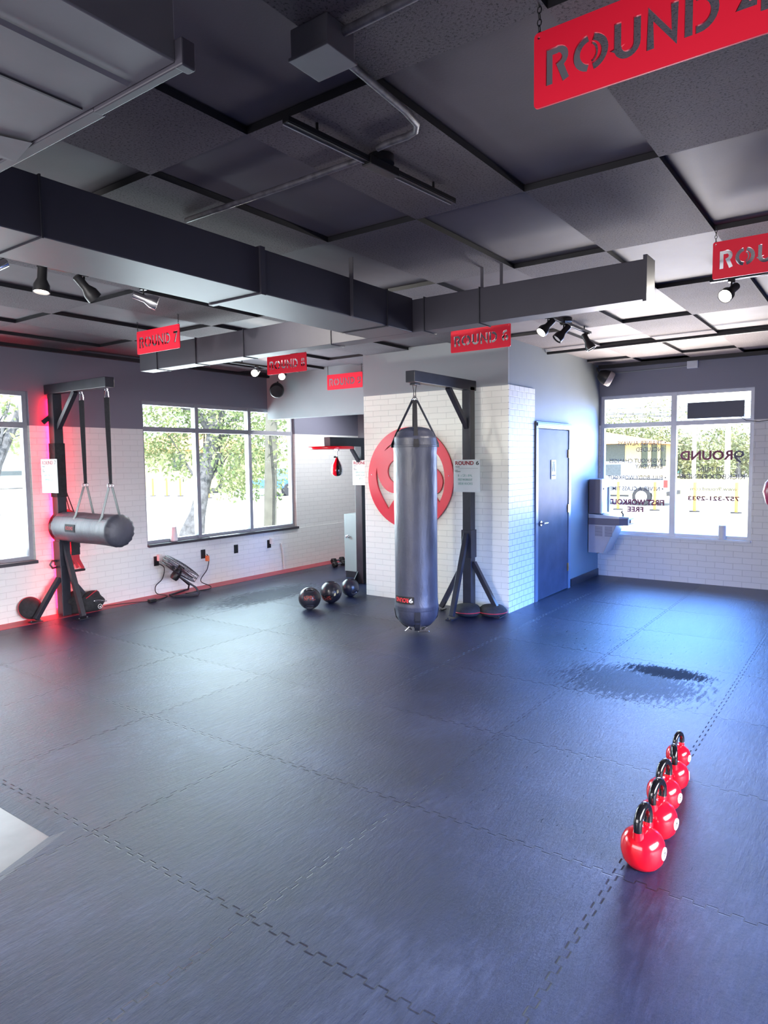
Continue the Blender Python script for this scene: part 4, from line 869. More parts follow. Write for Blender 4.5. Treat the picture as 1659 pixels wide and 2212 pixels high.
# ================================================================== cabinet, dumbbells in alcove
cb = thing('alcove_cabinet', (7.6, 5.9, 0), 'grey steel cabinet with a round knob beside the speed bag post', 'cabinet')
B().box(7.46, 7.95, 5.70, 6.12, 0.09, 0.90).build('cabinet_body', 'steel_panel', cb, bevel=0.004)
B().box(7.47, 7.94, 5.71, 6.11, 0.0, 0.09).build('plinth', 'black_steel', cb)
B().lathe([(0.02, 0), (0.02, 0.01), (0.012, 0.014), (0.012, 0.028), (0.022, 0.032), (0.02, 0.045), (0.004, 0.047)], (7.46, 6.05, 0.585), (-1, 0, 0), 20).build('knob', 'chrome', cb, smooth=True)
def dumbbell(c, lab):
    t = thing('dumbbell', c, lab, 'dumbbell'); x, y, z = c
    for sx in (-1, 1): B().lathe([(0.03, -0.04), (0.045, -0.03), (0.045, 0.03), (0.03, 0.04)], (x + sx * 0.10, y, z + 0.045), (1, 0, 0), 6).build('weight', 'black', t)
    B().cyl((x - 0.07, y, z + 0.045), (x + 0.07, y, z + 0.045), 0.014, n=10).build('handle', 'chrome', t)
dumbbell((8.15, 6.80, 0.0), 'front hex dumbbell on the floor left of the grey cabinet')
dumbbell((8.33, 6.98, 0.02), 'rear hex dumbbell on the floor left of the grey cabinet')

# ================================================================== MEDICINE BALLS
def med_ball(c, r, lab, yaw, tilt, logo, ldir=None, flip=1):
    t = thing('medicine_ball', (c[0], c[1], 0), lab, 'medicine ball', 'black medicine balls with handle recesses')
    me = B().sphere((0, 0, 0), r, 96, 64); Rm = Matrix.Rotation(yaw, 3, 'Z') @ Matrix.Rotation(tilt, 3, 'Y'); q = Vector((c[0], c[1], r))
    grips = []
    for th_ in (62, -46, 170):
        d = Vector((-math.cos(math.radians(th_)), 0, math.sin(math.radians(th_)))); sd = Vector((0, 1, 0)); grips.append((d, sd, d.cross(sd)))
    for v in me.v:                       # two-handed grip recesses pressed into the rubber
        n_ = v.normalized()
        for d, sd, up in grips:
            if n_.dot(d) < 0.5: continue
            e = math.sqrt((n_.dot(sd) / 0.46) ** 2 + ((n_ - d).dot(up) / 0.25) ** 2); k = max(0.0, min(1.0, (1.05 - e) / 0.22)); k = k * k * (3 - 2 * k)
            v *= 1 - 0.17 * k
    me.v = [Rm @ v + q for v in me.v]
    me.build('ball_body', 'ballrub', t, smooth=True)
    for d, sd, up in grips[:2]:
        B().tube([Rm @ ((d + sd * math.cos(2 * PI * k / 24) * 0.50 + up * math.sin(2 * PI * k / 24) * 0.28).normalized() * r * 1.0) + q for k in range(24)], r * 0.028, 8, closed=True).build('grip_rim', 'ballrub', t, smooth=True)
    if logo:
        lx = Rm @ Vector((0, -1, 0)); dd = Rm @ Vector((-1, 0, 0.18)).normalized(); cu = text_mesh(logo, 0.05, 0.001); cu.offset = 0.001
        to = bpy.data.objects.new('tmp', cu); COL.objects.link(to); bpy.context.view_layer.update()
        m2 = bpy.data.meshes.new_from_object(to.evaluated_get(bpy.context.evaluated_depsgraph_get())); COL.objects.unlink(to); bpy.data.objects.remove(to)
        xs = [v.co.x for v in m2.vertices]; s_ = r * 1.15 / (max(xs) - min(xs)); upv = lx.cross(dd) * -1; upv = dd.cross(lx) if dd.cross(lx).dot(Rm @ Vector((0, 0, 1))) > 0 else lx.cross(dd)
        if ldir:
            dd = Vector(ldir).normalized(); lx = Vector((0, 0, 1)).cross(-dd).normalized() * -1; lx = dd.cross(Vector((0, 0, 1))).normalized() * -1; upv = dd.cross(lx) * flip; lx = lx * flip
        for v in m2.vertices: v.co = (dd * r + lx * v.co.x * s_ + upv * v.co.y * s_).normalized() * (r * 1.022) + Vector((0, 0, r))
        m2.materials.clear(); m2.materials.append(M['ink_ball']); o = bpy.data.objects.new('ball_lettering', m2); COL.objects.link(o); o.parent = t
    return t
M['ballrub'] = paint('black rubber ball', (0.022, 0.023, 0.034), 0.30, 0, 0.2, 8, 0.04)
M['ink_ball'] = paint('faded red print', (0.55, 0.10, 0.08), 0.5, 0, 0.1, 20, 0)
M['ink_tan'] = paint('pale yellow print', (0.70, 0.66, 0.38), 0.5, 0, 0.1, 20, 0)
vy = math.atan2(5.05, 5.54)
med_ball((5.61, 5.12), 0.124, 'medicine ball nearest the camera with red letters', vy, 0.0, 'SPRI.')
t = med_ball((6.0, 5.14), 0.126, 'middle medicine ball with pale yellow marks', vy - 0.35, 0.45, 'SPRI', (-math.cos(vy - 0.62), -math.sin(vy - 0.62), -0.42), -1)
b = B(); d0 = Vector((-math.cos(vy + 0.42), -math.sin(vy + 0.42), 0.10)).normalized(); q = Vector((6.0, 5.14, 0.126)); lx = Vector((0, 0, 1)).cross(d0).normalized(); uu = d0.cross(lx)
for o1, o2, w1, h1 in ((-0.012, -0.018, 0.022, 0.03), (0.02, 0.01, 0.010, 0.036), (0.036, 0.014, 0.010, 0.036)):
    vs = [(d0 * 0.126 + lx * (o1 + sx * w1 / 2) + uu * (o2 + sy * h1 / 2 + sx * 0.006)).normalized() * 0.131 + q for sx, sy in ((-1, -1), (1, -1), (1, 1), (-1, 1))]; b.add(vs, [(0, 1, 2, 3)])
b.build('weight_mark', 'ink_tan', t)
med_ball((6.42, 5.19), 0.110, 'small plain medicine ball nearest the brick block', vy + 0.6, 0.3, None)

# ================================================================== KETTLEBELLS
def kettlebell(c, s, yaw, lab, disc=True):
    t = thing('kettlebell', (c[0], c[1], 0), lab, 'kettlebell', 'row of red kettlebells'); r = 0.088
    b = B(); prof = [(0.004, 0.0), (0.050, 0.0), (0.062, 0.006), (0.080, 0.030), (0.0875, 0.062), (0.088, 0.085), (0.084, 0.110), (0.072, 0.133), (0.052, 0.149), (0.030, 0.157), (0.004, 0.160)]
    b.lathe(prof, n=40)
    for sx in (-1, 1): b.tube([(sx * 0.046, 0, 0.11), (sx * 0.050, 0, 0.145), (sx * 0.052, 0, 0.166)], [0.030, 0.022, 0.0200], 20)
    body = b.build('bell_body', 'red_gloss', t, smooth=True, ang=50)
    h = [(-0.052, 0, 0.160), (-0.057, 0, 0.180)] + [(-0.058 * math.cos(math.radians(a)), 0, 0.190 + 0.060 * math.sin(math.radians(a))) for a in range(10, 180, 16)] + [(0.057, 0, 0.180), (0.052, 0, 0.160)]
    B().tube(h, 0.0178, 16).build('handle', 'black_gloss', t, smooth=True)
    b = B().lathe([(0.026, 0.085), (0.026, 0.0885), (0.003, 0.0890)], (0, 0, 0.080), (0, -1, 0), 28); dsc = b.build('label_disc', 'white', t, smooth=True)
    b = B().tube([(0.017 * math.cos(q), -0.0892, 0.080 + 0.017 * math.sin(q)) for q in [i * PI / 10 for i in range(20)]], 0.0012, 5, closed=True); b.tube([(-0.006, -0.0895, 0.084), (0, -0.0895, 0.090), (0.006, -0.0895, 0.084), (0, -0.0895, 0.079), (-0.004, -0.0895, 0.072)], 0.002, 5); b.build('label_print', 'ink_black', dsc, smooth=True)
    for ch in t.children: ch.location = (0, 0, 0)
    for o in list(t.children):
        for v in o.data.vertices: v.co += Vector((c[0], c[1], 0))
        for g in o.children:
            for v in g.data.vertices: v.co += Vector((c[0], c[1], 0))
    t.scale = (s, s, s); t.rotation_euler = (0, 0, yaw)
    return t
KB = [(2.765, 0.730, 0.98, -0.10, 'nearest red kettlebell in the row, black handle'), (3.035, 0.742, 0.95, -0.16, 'second red kettlebell from the camera'),
      (3.295, 0.778, 0.88, -0.20, 'middle kettlebell of the five in the row'), (3.535, 0.790, 0.82, 0.30, 'fourth kettlebell, its handle turned edge on'), (3.80, 0.828, 0.70, -0.22, 'farthest and smallest looking red kettlebell')]
for x, y, s, yw, lab in KB: kettlebell((x, y), s, yw, lab)

# ================================================================== PADS AND BAGS ON THE FLOOR
def cushion(c, r, hgt, lab, tilt=None):
    t = thing('punch_shield', (c[0], c[1], c[2]), lab, 'pad', 'black round pads with red piping')
    prof = [(0.004, 0), (r * 0.7, 0.004), (r * 0.93, hgt * 0.22), (r, hgt * 0.40), (r * 0.95, hgt * 0.60), (r * 0.72, hgt * 0.88), (r * 0.35, hgt * 0.99), (0.004, hgt)]
    axis = tilt or (0, 0, 1); B().lathe(prof, c, axis, 40).build('pad_body', 'charcoal', t, smooth=True, ang=70)
    ax = Vector(axis).normalized(); a = ax.cross(Vector((0, 0, 1))); a = Vector((1, 0, 0)) if a.length < 1e-3 else a.normalized(); b_ = ax.cross(a)
    B().tube([Vector(c) + ax * hgt * 0.40 + (a * math.cos(q) + b_ * math.sin(q)) * (r * 1.0) for q in [i * PI / 20 for i in range(40)]], 0.0045, 6, closed=True).build('piping', 'red_trim', t, smooth=True)
    return t
cushion((6.43, 3.27, 0.002), 0.155, 0.115, 'round black pad at the right, clear of the stand braces')
cushion((6.30, 3.50, 0.002), 0.155, 0.12, 'round black pad lying between the ROUND 6 stand braces') 
cushion((3.585, 7.295, 0.122), 0.12, 0.09, 'round black pad leaning on the wall left of the stand', (-0.12, -0.95, 0.32))
def soft_bag(c, lab, sc, red=True):
    t = thing('gear_bag', c, lab, 'bag'); b = B().sphere((c[0], c[1], c[2] + 0.10 * sc[2]), 0.14, 32, 20, (sc[0], sc[1] * 0.75, sc[2] * 0.85))
    for v in b.v:
        v.z = max(v.z, 0.002); k = (v.z - 0.02) / 0.2; v.x += 0.02 * math.sin(v.z * 40 + v.y * 20); v.y += 0.012 * math.sin(v.x * 35)
    b.build('bag_body', 'charcoal', t, smooth=True, ang=80)
    return t
g = soft_bag((4.21, 7.15, 0.0), 'black gear bag with silver carabiners and white emblem by the left wall', (1.0, 1.0, 1.05))
B().tube([(4.10, 7.07, 0.17), (4.12, 7.05, 0.19), (4.18, 7.05, 0.225), (4.23, 7.07, 0.24)], 0.005, 6).build('red_piping', 'red_trim', g)
b = B(); carabiner(b, (4.22, 7.03, 0.125), (1, -0.1, -0.12), (0, -0.3, 1), 0.05, 0.008, 0.003); carabiner(b, (4.28, 7.045, 0.11), (1, -0.1, -0.12), (0, -0.3, 1), 0.05, 0.008, 0.003); b.build('carabiner', 'chrome', g, smooth=True)
b = B(); b.tube([(4.24 + 0.024 * math.cos(q), 7.032, 0.06 + 0.024 * math.sin(q)) for q in [i * PI / 8 for i in range(16)]], 0.003, 5, closed=True); b.ribbon([(4.23, 7.03, 0.055), (4.25, 7.03, 0.065), (4.24, 7.03, 0.048)], 0.008, 0.002, (0, 0, 1)); b.build('emblem', 'white', g)
g = soft_bag((4.05, 7.20, 0.0), 'slumped black bag between the left stand and the gear bag', (0.75, 0.8, 1.15))
wedge = thing('red_target_pad', (3.98, 7.28, 0.9), 'dark red pad on the wall behind the horizontal bag', 'pad')
B().lathe([(0.01, 0), (0.17, 0.01), (0.19, 0.04), (0.16, 0.07), (0.01, 0.08)], (4.02, 7.33, 0.97), (0, -1, 0), 32).build('pad_body', 'red_vinyl_wall', wedge, smooth=True)

# LED tubes
t = thing('red_led_tube', (3.88, 7.32, 0), 'vertical red light tube glowing behind the left bag stand', 'light tube')
B().cyl((3.930, 7.322, 0.06), (3.930, 7.322, 2.36), 0.012, n=12).build('tube', 'neon_red', t, smooth=True)
b = B(); b.box(3.925, 3.955, 7.31, 7.35, 0.02, 0.06); b.box(3.925, 3.955, 7.31, 7.35, 2.36, 2.40); b.build('end_fitting', 'black', t)
t = thing('blue_led_tube', (9.30, -0.10, 0), 'vertical blue light tube on the right wall outside the frame', 'light tube')
B().cyl((9.40, -0.10, 0.06), (9.40, -0.10, 1.5), 0.016, n=12).build('tube', 'neon_blue', t, smooth=True)
B().box(9.42, 9.48, -0.12, -0.08, 0.02, 1.55).build('end_fitting', 'black', t)
# red bag just entering the frame at right, hanging from its own bracket
rb = thing('round_bag', (6.0, 0.55, 1.2), 'dark red round bag edge entering at the right frame', 'punching bag')
B().lathe([(0.004, -0.16), (0.07, -0.145), (0.125, -0.09), (0.15, 0.0), (0.135, 0.07), (0.09, 0.12), (0.03, 0.15), (0.01, 0.17)], (6.0, 0.583, 1.375), n=36).build('bag_body', 'red_vinyl_wall', rb, smooth=True)
B().cyl((6.0, 0.583, 1.54), (6.0, 0.583, 2.90), 0.006, n=8).build('hanging_cord', 'webbing', rb)

# ================================================================== FAN
fn = thing('floor_fan', (5.35, 7.0, 0), 'tilted drum floor fan standing on the floor below the left window', 'fan')
fc = Vector((5.30, 6.98, 0.345)); fa = Vector((0.50, -0.30, 0.80)).normalized()   # faces up and away to the right
R_ = 0.235
b = B()
a_ = fa.cross(Vector((0, 0, 1))).normalized(); c_ = fa.cross(a_)
def fr(r, h, ang): return fc + fa * h + (a_ * math.cos(ang) + c_ * math.sin(ang)) * r
for r, h in ((R_, -0.045), (R_, 0.045), (R_ + 0.004, 0.0)): b.tube([fr(r, h, i * PI / 20) for i in range(40)], 0.0045, 6, closed=True)
for r in (0.05, 0.085, 0.12, 0.155, 0.19, 0.215):
    b.tube([fr(r, 0.07 - 0.02 * (r / R_) ** 2, i * PI / 18) for i in range(36)], 0.0016, 4, closed=True)
    b.tube([fr(r, -0.07 + 0.02 * (r / R_) ** 2, i * PI / 18) for i in range(36)], 0.0016, 4, closed=True)
for i in range(28):
    an = i * 2 * PI / 28; b.tube([fr(0.03, 0.072, an), fr(0.15, 0.062, an), fr(R_, 0.045, an), fr(R_, -0.045, an), fr(0.15, -0.062, an), fr(0.03, -0.072, an)], 0.0016, 4)
b.build('wire_cage', 'black_steel', fn, smooth=True)
for k in range(3):
    b = B(); a0 = k * 2 * PI / 3; vs = []
    for i in range(7):
        for j in range(6): vs.append(fr(0.04 + 0.165 * j / 5, 0.022 - 0.044 * i / 6, a0 + 1.25 * i / 6 * (0.6 + 0.4 * j / 5)))
    b.add(vs, [(i * 6 + j, i * 6 + j + 1, (i + 1) * 6 + j + 1, (i + 1) * 6 + j) for i in range(6) for j in range(5)]); o = b.build('blade', 'fountain_dark', fn, smooth=True)
    sm = o.modifiers.new('thick', 'SOLIDIFY'); sm.thickness = 0.002
B().lathe([(0.004, -0.16), (0.045, -0.155), (0.055, -0.13), (0.055, -0.06), (0.04, -0.03), (0.04, 0.03), (0.004, 0.035)], fc, fa, 24).build('motor', 'black', fn, smooth=True)
B().box(fc.x - 0.12, fc.x - 0.08, fc.y + 0.0, fc.y + 0.04, fc.z + 0.0, fc.z + 0.05).build('speed_switch', 'black', fn)
piv = fc - fa * 0.09
b = B(); b.tube([piv + Vector((0.02, -0.03, -0.02)), (5.43, 6.86, 0.10), (5.45, 6.82, 0.03), (5.42, 6.80, 0.014), (5.20, 6.98, 0.014), (5.22, 7.10, 0.014), (5.50, 7.20, 0.014), (5.53, 7.14, 0.03), (5.50, 7.08, 0.10), piv + Vector((0.06, 0.05, -0.02))], 0.012, 10)
b.build('tube_stand', 'black_steel', fn, smooth=True)

# outlets, cords
def outlet(x, z, lab, plug=None):
    t = thing('wall_outlet', (x, YL - 0.02, z), lab, 'outlet', 'black outlets under the left window')
    B().box(x - 0.036, x + 0.036, YL - 0.027, YL - 0.0185, z - 0.06, z + 0.06).build('cover_plate', 'black', t, bevel=0.002)
    if plug: 
        B().box(x - 0.02 + 0.02, x + 0.03 + 0.02, YL - 0.085, YL - 0.03, z + 0.0, z + 0.085).build('plug_adapter', plug, t, bevel=0.008)
    return t
outlet(5.205, 0.425, 'leftmost black outlet with a white plug-in freshener by the fan', 'white')
outlet(5.94, 0.425, 'black outlet with an orange plug right of the fan')
outlet(6.52, 0.428, 'third black outlet under the left window, yellow-green tag')
outlet(7.165, 0.43, 'fourth black outlet with white plug, farthest right', 'white')
def cord(path, parent, r=0.006):
    pts = []; P = [Vector(p) for p in path]
    for i in range(len(P) - 1):
        p0 = P[max(i - 1, 0)]; p1 = P[i]; p2 = P[i + 1]; p3 = P[min(i + 2, len(P) - 1)]
        for k in range(6):
            t = k / 6; pts.append(0.5 * ((2 * p1) + (p2 - p0) * t + (2 * p0 - 5 * p1 + 4 * p2 - p3) * t * t + (-p0 + 3 * p1 - 3 * p2 + p3) * t ** 3))
    pts.append(P[-1]); return B().tube(pts, r, 8).build('power_cord', 'black', parent, smooth=True)
pa = thing('power_adapter', (4.885, 6.99, 0), 'black power adapter on the floor left of the fan, its cord from the leftmost outlet', 'adapter')
B().box(4.84, 4.93, 6.96, 7.02, 0.0, 0.035).build('adapter_body', 'black', pa, bevel=0.006)
cord([(5.235, 7.315, 0.385), (5.29, 7.29, 0.33), (5.25, 7.28, 0.2), (5.14, 7.27, 0.12), (5.14, 7.25, 0.03), (5.2, 7.12, 0.008), (4.98, 7.0, 0.008), (4.92, 6.99, 0.012)], pa)
cord([(4.85, 6.99, 0.012), (4.7, 7.12, 0.009), (4.5, 7.2, 0.009), (4.40, 7.22, 0.009)], pa, 0.004)
cord([(5.985, 7.31, 0.42), (6.01, 7.30, 0.36), (5.96, 7.28, 0.22), (5.78, 7.2, 0.10), (5.85, 7.1, 0.03), (5.80, 7.05, 0.008), (5.6, 7.05, 0.008), (5.40, 7.02, 0.012)], fn)
B().box(5.965, 6.005, YL - 0.075, YL - 0.0275, 0.325, 0.40).build('cord_plug', 'orange', fn, bevel=0.008)
tag(B().tube([(7.40, 7.32, 0.42), (7.42, 7.315, 0.38), (7.45, 7.315, 0.2), (7.455, 7.315, 0.03)], 0.014, 10).build('wall_pipe', 'white', None, smooth=True), 'short white pipe stub on the brick near the floor', 'pipe')
tag(B().ribbon([(6.04, 7.31, 0.64), (6.3, 7.27, 0.645), (6.55, 7.30, 0.64)], 0.05, 0.01, (0, 1, 0)).build('phone_holder', 'alu', None), 'thin flat grey strip lying on the left window sill', 'strip')
def freshener(c, lab, ax=1.0):
    t = thing('air_freshener', c, lab, 'air freshener'); B().lathe([(0.036, 0), (0.047, 0.012), (0.048, 0.035), (0.042, 0.10), (0.036, 0.16), (0.035, 0.185), (0.030, 0.19), (0.012, 0.191)], c, n=28).build('casing', 'white', t, smooth=True)
    B().lathe([(0.040, 0), (0.0385, 0.004), (0.044, 0.01)], (c[0], c[1], c[2] - 0.003), n=28).build('base_ring', 'fountain_dark', t, smooth=True)
freshener((5.50, 7.35, 0.642), 'white tapered air freshener on the left window sill')
t = thing('air_freshener', (9.50, 1.62, 0.596), 'white cylindrical air freshener on the right window sill', 'air freshener')
B().lathe([(0.045, 0), (0.045, 0.16), (0.040, 0.175), (0.004, 0.176)], (9.50, 1.60, 0.596), n=28).build('casing', 'white', t, smooth=True)

# ================================================================== DRINKING FOUNTAIN (on the door wall)
fo = thing('drinking_fountain', (9.25, 3.17, 0.36), 'wall mounted drinking fountain with bottle filler in the corner by the right window', 'drinking fountain')
x0, x1 = 9.06, 9.42
b = B(); b.add([(x0, 3.17, 0.75), (x0, 2.80, 0.75), (x0, 2.97, 0.37), (x0, 3.17, 0.37), (x1, 3.17, 0.75), (x1, 2.80, 0.75), (x1, 2.97, 0.37), (x1, 3.17, 0.37)], [(0, 1, 2, 3), (7, 6, 5, 4), (0, 4, 5, 1), (3, 2, 6, 7), (0, 3, 7, 4)]); b.build('lower_cabinet', 'fountain', fo, bevel=0.003)
b = B(); b.add([(x0 - 0.0, 2.798, 0.752), (x1, 2.798, 0.752), (x1, 2.968, 0.37), (x0, 2.968, 0.37), (x0, 2.80, 0.74), (x1, 2.80, 0.74)], [(0, 1, 2, 3)]); o = b.build('front_panel', 'fountain_light', fo)
sm = o.modifiers.new('thick', 'SOLIDIFY'); sm.thickness = 0.004
b = B()
for gx in (0.06, 0.19):
    for k in range(9): b.box(x0 - 0.002, x0 + 0.002, 3.14 - gx - 0.10, 3.14 - gx, 0.60 + k * 0.015, 0.607 + k * 0.015)
b.build('vent_grille', 'fountain_dark', fo)
b = B(); xs_ = [(x0 - 0.005), (x1 + 0.005)]
b.add([(xs_[0], 3.17, 0.75), (xs_[0], 2.76, 0.75), (x0 + 0.05, 2.66, 0.75), (x1 - 0.05, 2.66, 0.75), (xs_[1], 2.76, 0.75), (xs_[1], 3.17, 0.75)] + [(xs_[0], 3.17, 0.84), (xs_[0], 2.76, 0.84), (x0 + 0.05, 2.66, 0.84), (x1 - 0.05, 2.66, 0.84), (xs_[1], 2.76, 0.84), (xs_[1], 3.17, 0.84)],
      [(5, 4, 3, 2, 1, 0), (6, 7, 8, 9, 10, 11)] + [(i, (i + 1) % 6, (i + 1) % 6 + 6, i + 6) for i in range(6)]); b.build('basin_skirt', 'fountain_dark', fo, bevel=0.006)
b = B(); b.add([(xs_[0], 3.17, 0.84), (xs_[0], 2.76, 0.84), (x0 + 0.05, 2.65, 0.84), (x1 - 0.05, 2.65, 0.84), (xs_[1], 2.76, 0.84), (xs_[1], 3.17, 0.84), (xs_[0], 3.17, 0.895), (xs_[0], 2.76, 0.868), (x0 + 0.05, 2.65, 0.862), (x1 - 0.05, 2.65, 0.862), (xs_[1], 2.76, 0.868), (xs_[1], 3.17, 0.895), (9.24, 2.90, 0.855)],
      [(i, (i + 1) % 6, (i + 1) % 6 + 6, i + 6) for i in range(6)] + [(i + 6, (i + 1) % 6 + 6, 12) for i in range(6)]); b.build('basin_top', 'fountain_light', fo)
B().box(x0, x0 + 0.06, 3.0, 3.02, 0.775, 0.815).build('data_plate', 'ink_black', fo) if False else None
b = B(); b.box(x0 - 0.007, x0 - 0.004, 2.98, 3.13, 0.77, 0.825); b.box(x0 - 0.007, x0 - 0.004, 2.82, 2.93, 0.775, 0.815); b.build('push_plate', 'fountain_dark', fo)
b = B(); b.box(9.20, 9.30, 2.648, 2.655, 0.775, 0.82); b.build('push_button', 'fountain_light', fo)
b = B(); b.tube([(9.12, 2.73, 0.865), (9.12, 2.73, 0.90), (9.12, 2.75, 0.925), (9.12, 2.735, 0.945)], [0.012, 0.010, 0.012, 0.008], 10); b.build('bubbler', 'black', fo, smooth=True)
b = B(); b.box(x0, x1, 3.02, 3.17, 0.90, 1.36); b.build('filler_housing', 'fountain_dark', fo, bevel=0.004)
b = B(); b.box(x0, x1, 2.995, 3.02, 1.245, 1.36); b.box(x0, x0 + 0.05, 2.995, 3.02, 0.90, 1.245); b.box(x1 - 0.05, x1, 2.995, 3.02, 0.90, 1.245); b.build('filler_face', 'white', fo, bevel=0.003)
b = B(); b.box(x0 + 0.05, x1 - 0.05, 3.012, 3.03, 0.905, 1.245); b.build('bottle_recess', 'fountain_light', fo)
b = B(); b.box(x0 + 0.08, x0 + 0.16, 2.99, 3.015, 1.215, 1.24); b.build('nozzle', 'black', fo)
b = B(); b.box(x0 + 0.06, x1 - 0.06, 2.992, 2.996, 1.285, 1.33); lb = b.build('name_plate', 'white', fo)
text('plate_lettering', 'Elkay', 0.04, 'ink_mulberry', (9.24, 2.9905, 1.307), (1, 0, 0), (0, 0, 1), fo, width=0.16, height=0.03)
b = B(); b.cyl((9.25, 3.10, 0.37), (9.25, 3.10, 0.34), 0.02, n=12); b.build('drain_pipe', 'black', fo)

# ================================================================== WINDOW LETTERING (on the right window, read from outside)
XG = XR + 0.069
def glass_text(txt, size, mat, y_img_left, y_img_right, z, h, parent, bold=0.0):
    # mirrored seen from inside: text runs from low y (image right) to high y (image left)
    wd = y_img_left - y_img_right
    return text('text_line', txt, size, mat, (XG, (y_img_left + y_img_right) / 2, z), (0, 1, 0), (0, 0, 1), parent, width=wd, height=h, bold=bold)
wl = thing('window_lettering', (XG, 2.7, 0.9), 'mirrored dark bullet list lettering on the left pane of the right window', 'window lettering')
wr = thing('window_lettering', (XG, 1.75, 1.0), 'mirrored gym name and phone number lettering on the right pane', 'window lettering')
def P(px, py):   # a pixel of the photograph onto the glass of the right window (for the place of each line of lettering)
    dd = right * ((px - 829.5) / F_PX) + down * ((py - 1106) / F_PX) + fwd; t_ = XG / dd.x; return Vector((XG, dd.y * t_, CAMZ + dd.z * t_))
def line(txt, x0, x1, y0, y1, mat, parent, bold=0.0):
    a = P(x0, y0); c = P(x1, y0); e = P(x1, y1); d_ = P(x0, y1)
    zt_ = (a.z + c.z) / 2; zb_ = (d_.z + e.z) / 2
    glass_text(txt, 0.1, mat, a.y, c.y, (zt_ + zb_) / 2, abs(zt_ - zb_), parent, bold)
line('• TRAINER ALWAYS', 1334, 1439, 952.5, 962, 'ink_grey', wl, 0.001); line('INCLUDED', 1374, 1433, 966, 975.5, 'ink_grey', wl, 0.001)
line('• WORKOUT CHANGES', 1316, 1439, 991, 1000, 'ink_grey', wl, 0.001); line('EVERYDAY', 1372, 1431, 1003, 1012, 'ink_grey', wl, 0.001)
line('• FULL BODY WORKOUT', 1313, 1439, 1027, 1036, 'ink_grey', wl, 0.001); line('• NEVER A CLASS TIME', 1317, 1433, 1051, 1060, 'ink_grey', wl, 0.001)
line('FIRST WORKOUT', 1313, 1435, 1078.5, 1091, 'ink_mulberry', wl, 0.004); line('FREE', 1355, 1390, 1094.5, 1106, 'ink_mulberry', wl, 0.004)
line('(WITH LOCAL ID)', 1349, 1396, 1111, 1116, 'ink_grey', wl, 0.0)
line('ROUND', 1469.5, 1583, 973, 994, 'ink_mulberry', wr, 0.003); line('9', 1585, 1608, 973, 1000, 'ink_grey', wr, 0.0)
line('30 MIN', 1509, 1565, 1008, 1018, 'ink_grey', wr, 0.0); line('KICKBOX FITNESS', 1469, 1609, 1024, 1035, 'ink_grey', wr, 0.0)
line('www.9round.com', 1491, 1593, 1052, 1060, 'ink_grey', wr, 0.0); line('757-321-2933', 1486, 1597, 1072, 1082, 'ink_mulberry', wr, 0.003)
ls = thing('led_sign', (XG - 0.04, 1.715, 2.13), 'dark blank rectangular sign panel in the upper right window pane', 'sign panel')
B().box(XG - 0.05, XG - 0.03, 1.385, 2.045, 2.13, 2.335).build('sign_panel', 'led_dark', ls, bevel=0.003)
B().tube([(9.50, 1.44, 2.14), (9.49, 1.36, 2.08), (9.472, 1.22, 2.06), (9.472, 1.0, 2.09), (9.472, 0.6, 2.10)], 0.004, 6).build('power_cord', 'black', ls, smooth=True)

# ================================================================== OUTDOORS
ZG = -0.15
struct(B().box(-80, 160, -80, 160, ZG - 0.1, ZG).build('ground', 'concrete'))
road = B(); road.add([(25.2, -60, ZG + 0.01), (30.5, -60, ZG + 0.01), (30.5, 100, ZG + 0.01), (25.2, 100, ZG + 0.01)], [(0, 1, 2, 3)]); struct(road.build('road', 'asphalt'))
gr = B(); gr.add([(32, -60, ZG + 0.01), (60, -60, ZG + 0.01), (60, 130, ZG + 0.01), (32, 130, ZG + 0.01)], [(0, 1, 2, 3)]); gr.add([(5, 37, ZG + 0.012), (32, 37, ZG + 0.012), (32, 50, ZG + 0.012), (5, 50, ZG + 0.012)], [(0, 1, 2, 3)]); struct(gr.build('lawn', 'grass'))
rd2 = B(); rd2.add([(5, 30.5, ZG + 0.011), (25, 30.5, ZG + 0.011), (25, 35.5, ZG + 0.011), (5, 35.5, ZG + 0.011)], [(0, 1, 2, 3)]); struct(rd2.build('road', 'asphalt'))

def on_ground(px, depth_xy_y=None): pass
def gp(px, py, z=ZG):     # ground point seen at a pixel (to stand distant things on the ground)
    dd = right * ((px - 829.5) / F_PX) + down * ((py - 1106) / F_PX) + fwd; t_ = (z - CAMZ) / dd.z; return Vector((dd.x * t_, dd.y * t_, z))
def leaf_cloud(b, c, r, n_, size, sc=(1, 1, 0.8)):
    for _ in range(n_):
        u = Vector((random.gauss(0, 1), random.gauss(0, 1), random.gauss(0, 1))).normalized() * (random.random() ** 0.45)
        p_ = Vector(c) + Vector((u.x * r * sc[0], u.y * r * sc[1], u.z * r * sc[2]))
        a = Vector((random.gauss(0, 1), random.gauss(0, 1), random.gauss(0, 1))).normalized(); d_ = a.cross(Vector((random.gauss(0, 1), random.gauss(0, 1), random.gauss(0, 1)))).normalized(); s_ = size * random.uniform(0.6, 1.3)
        b.add([p_ - a * s_, p_ + d_ * s_ * 0.45, p_ + a * s_, p_ - d_ * s_ * 0.45], [(0, 1, 2, 3)])
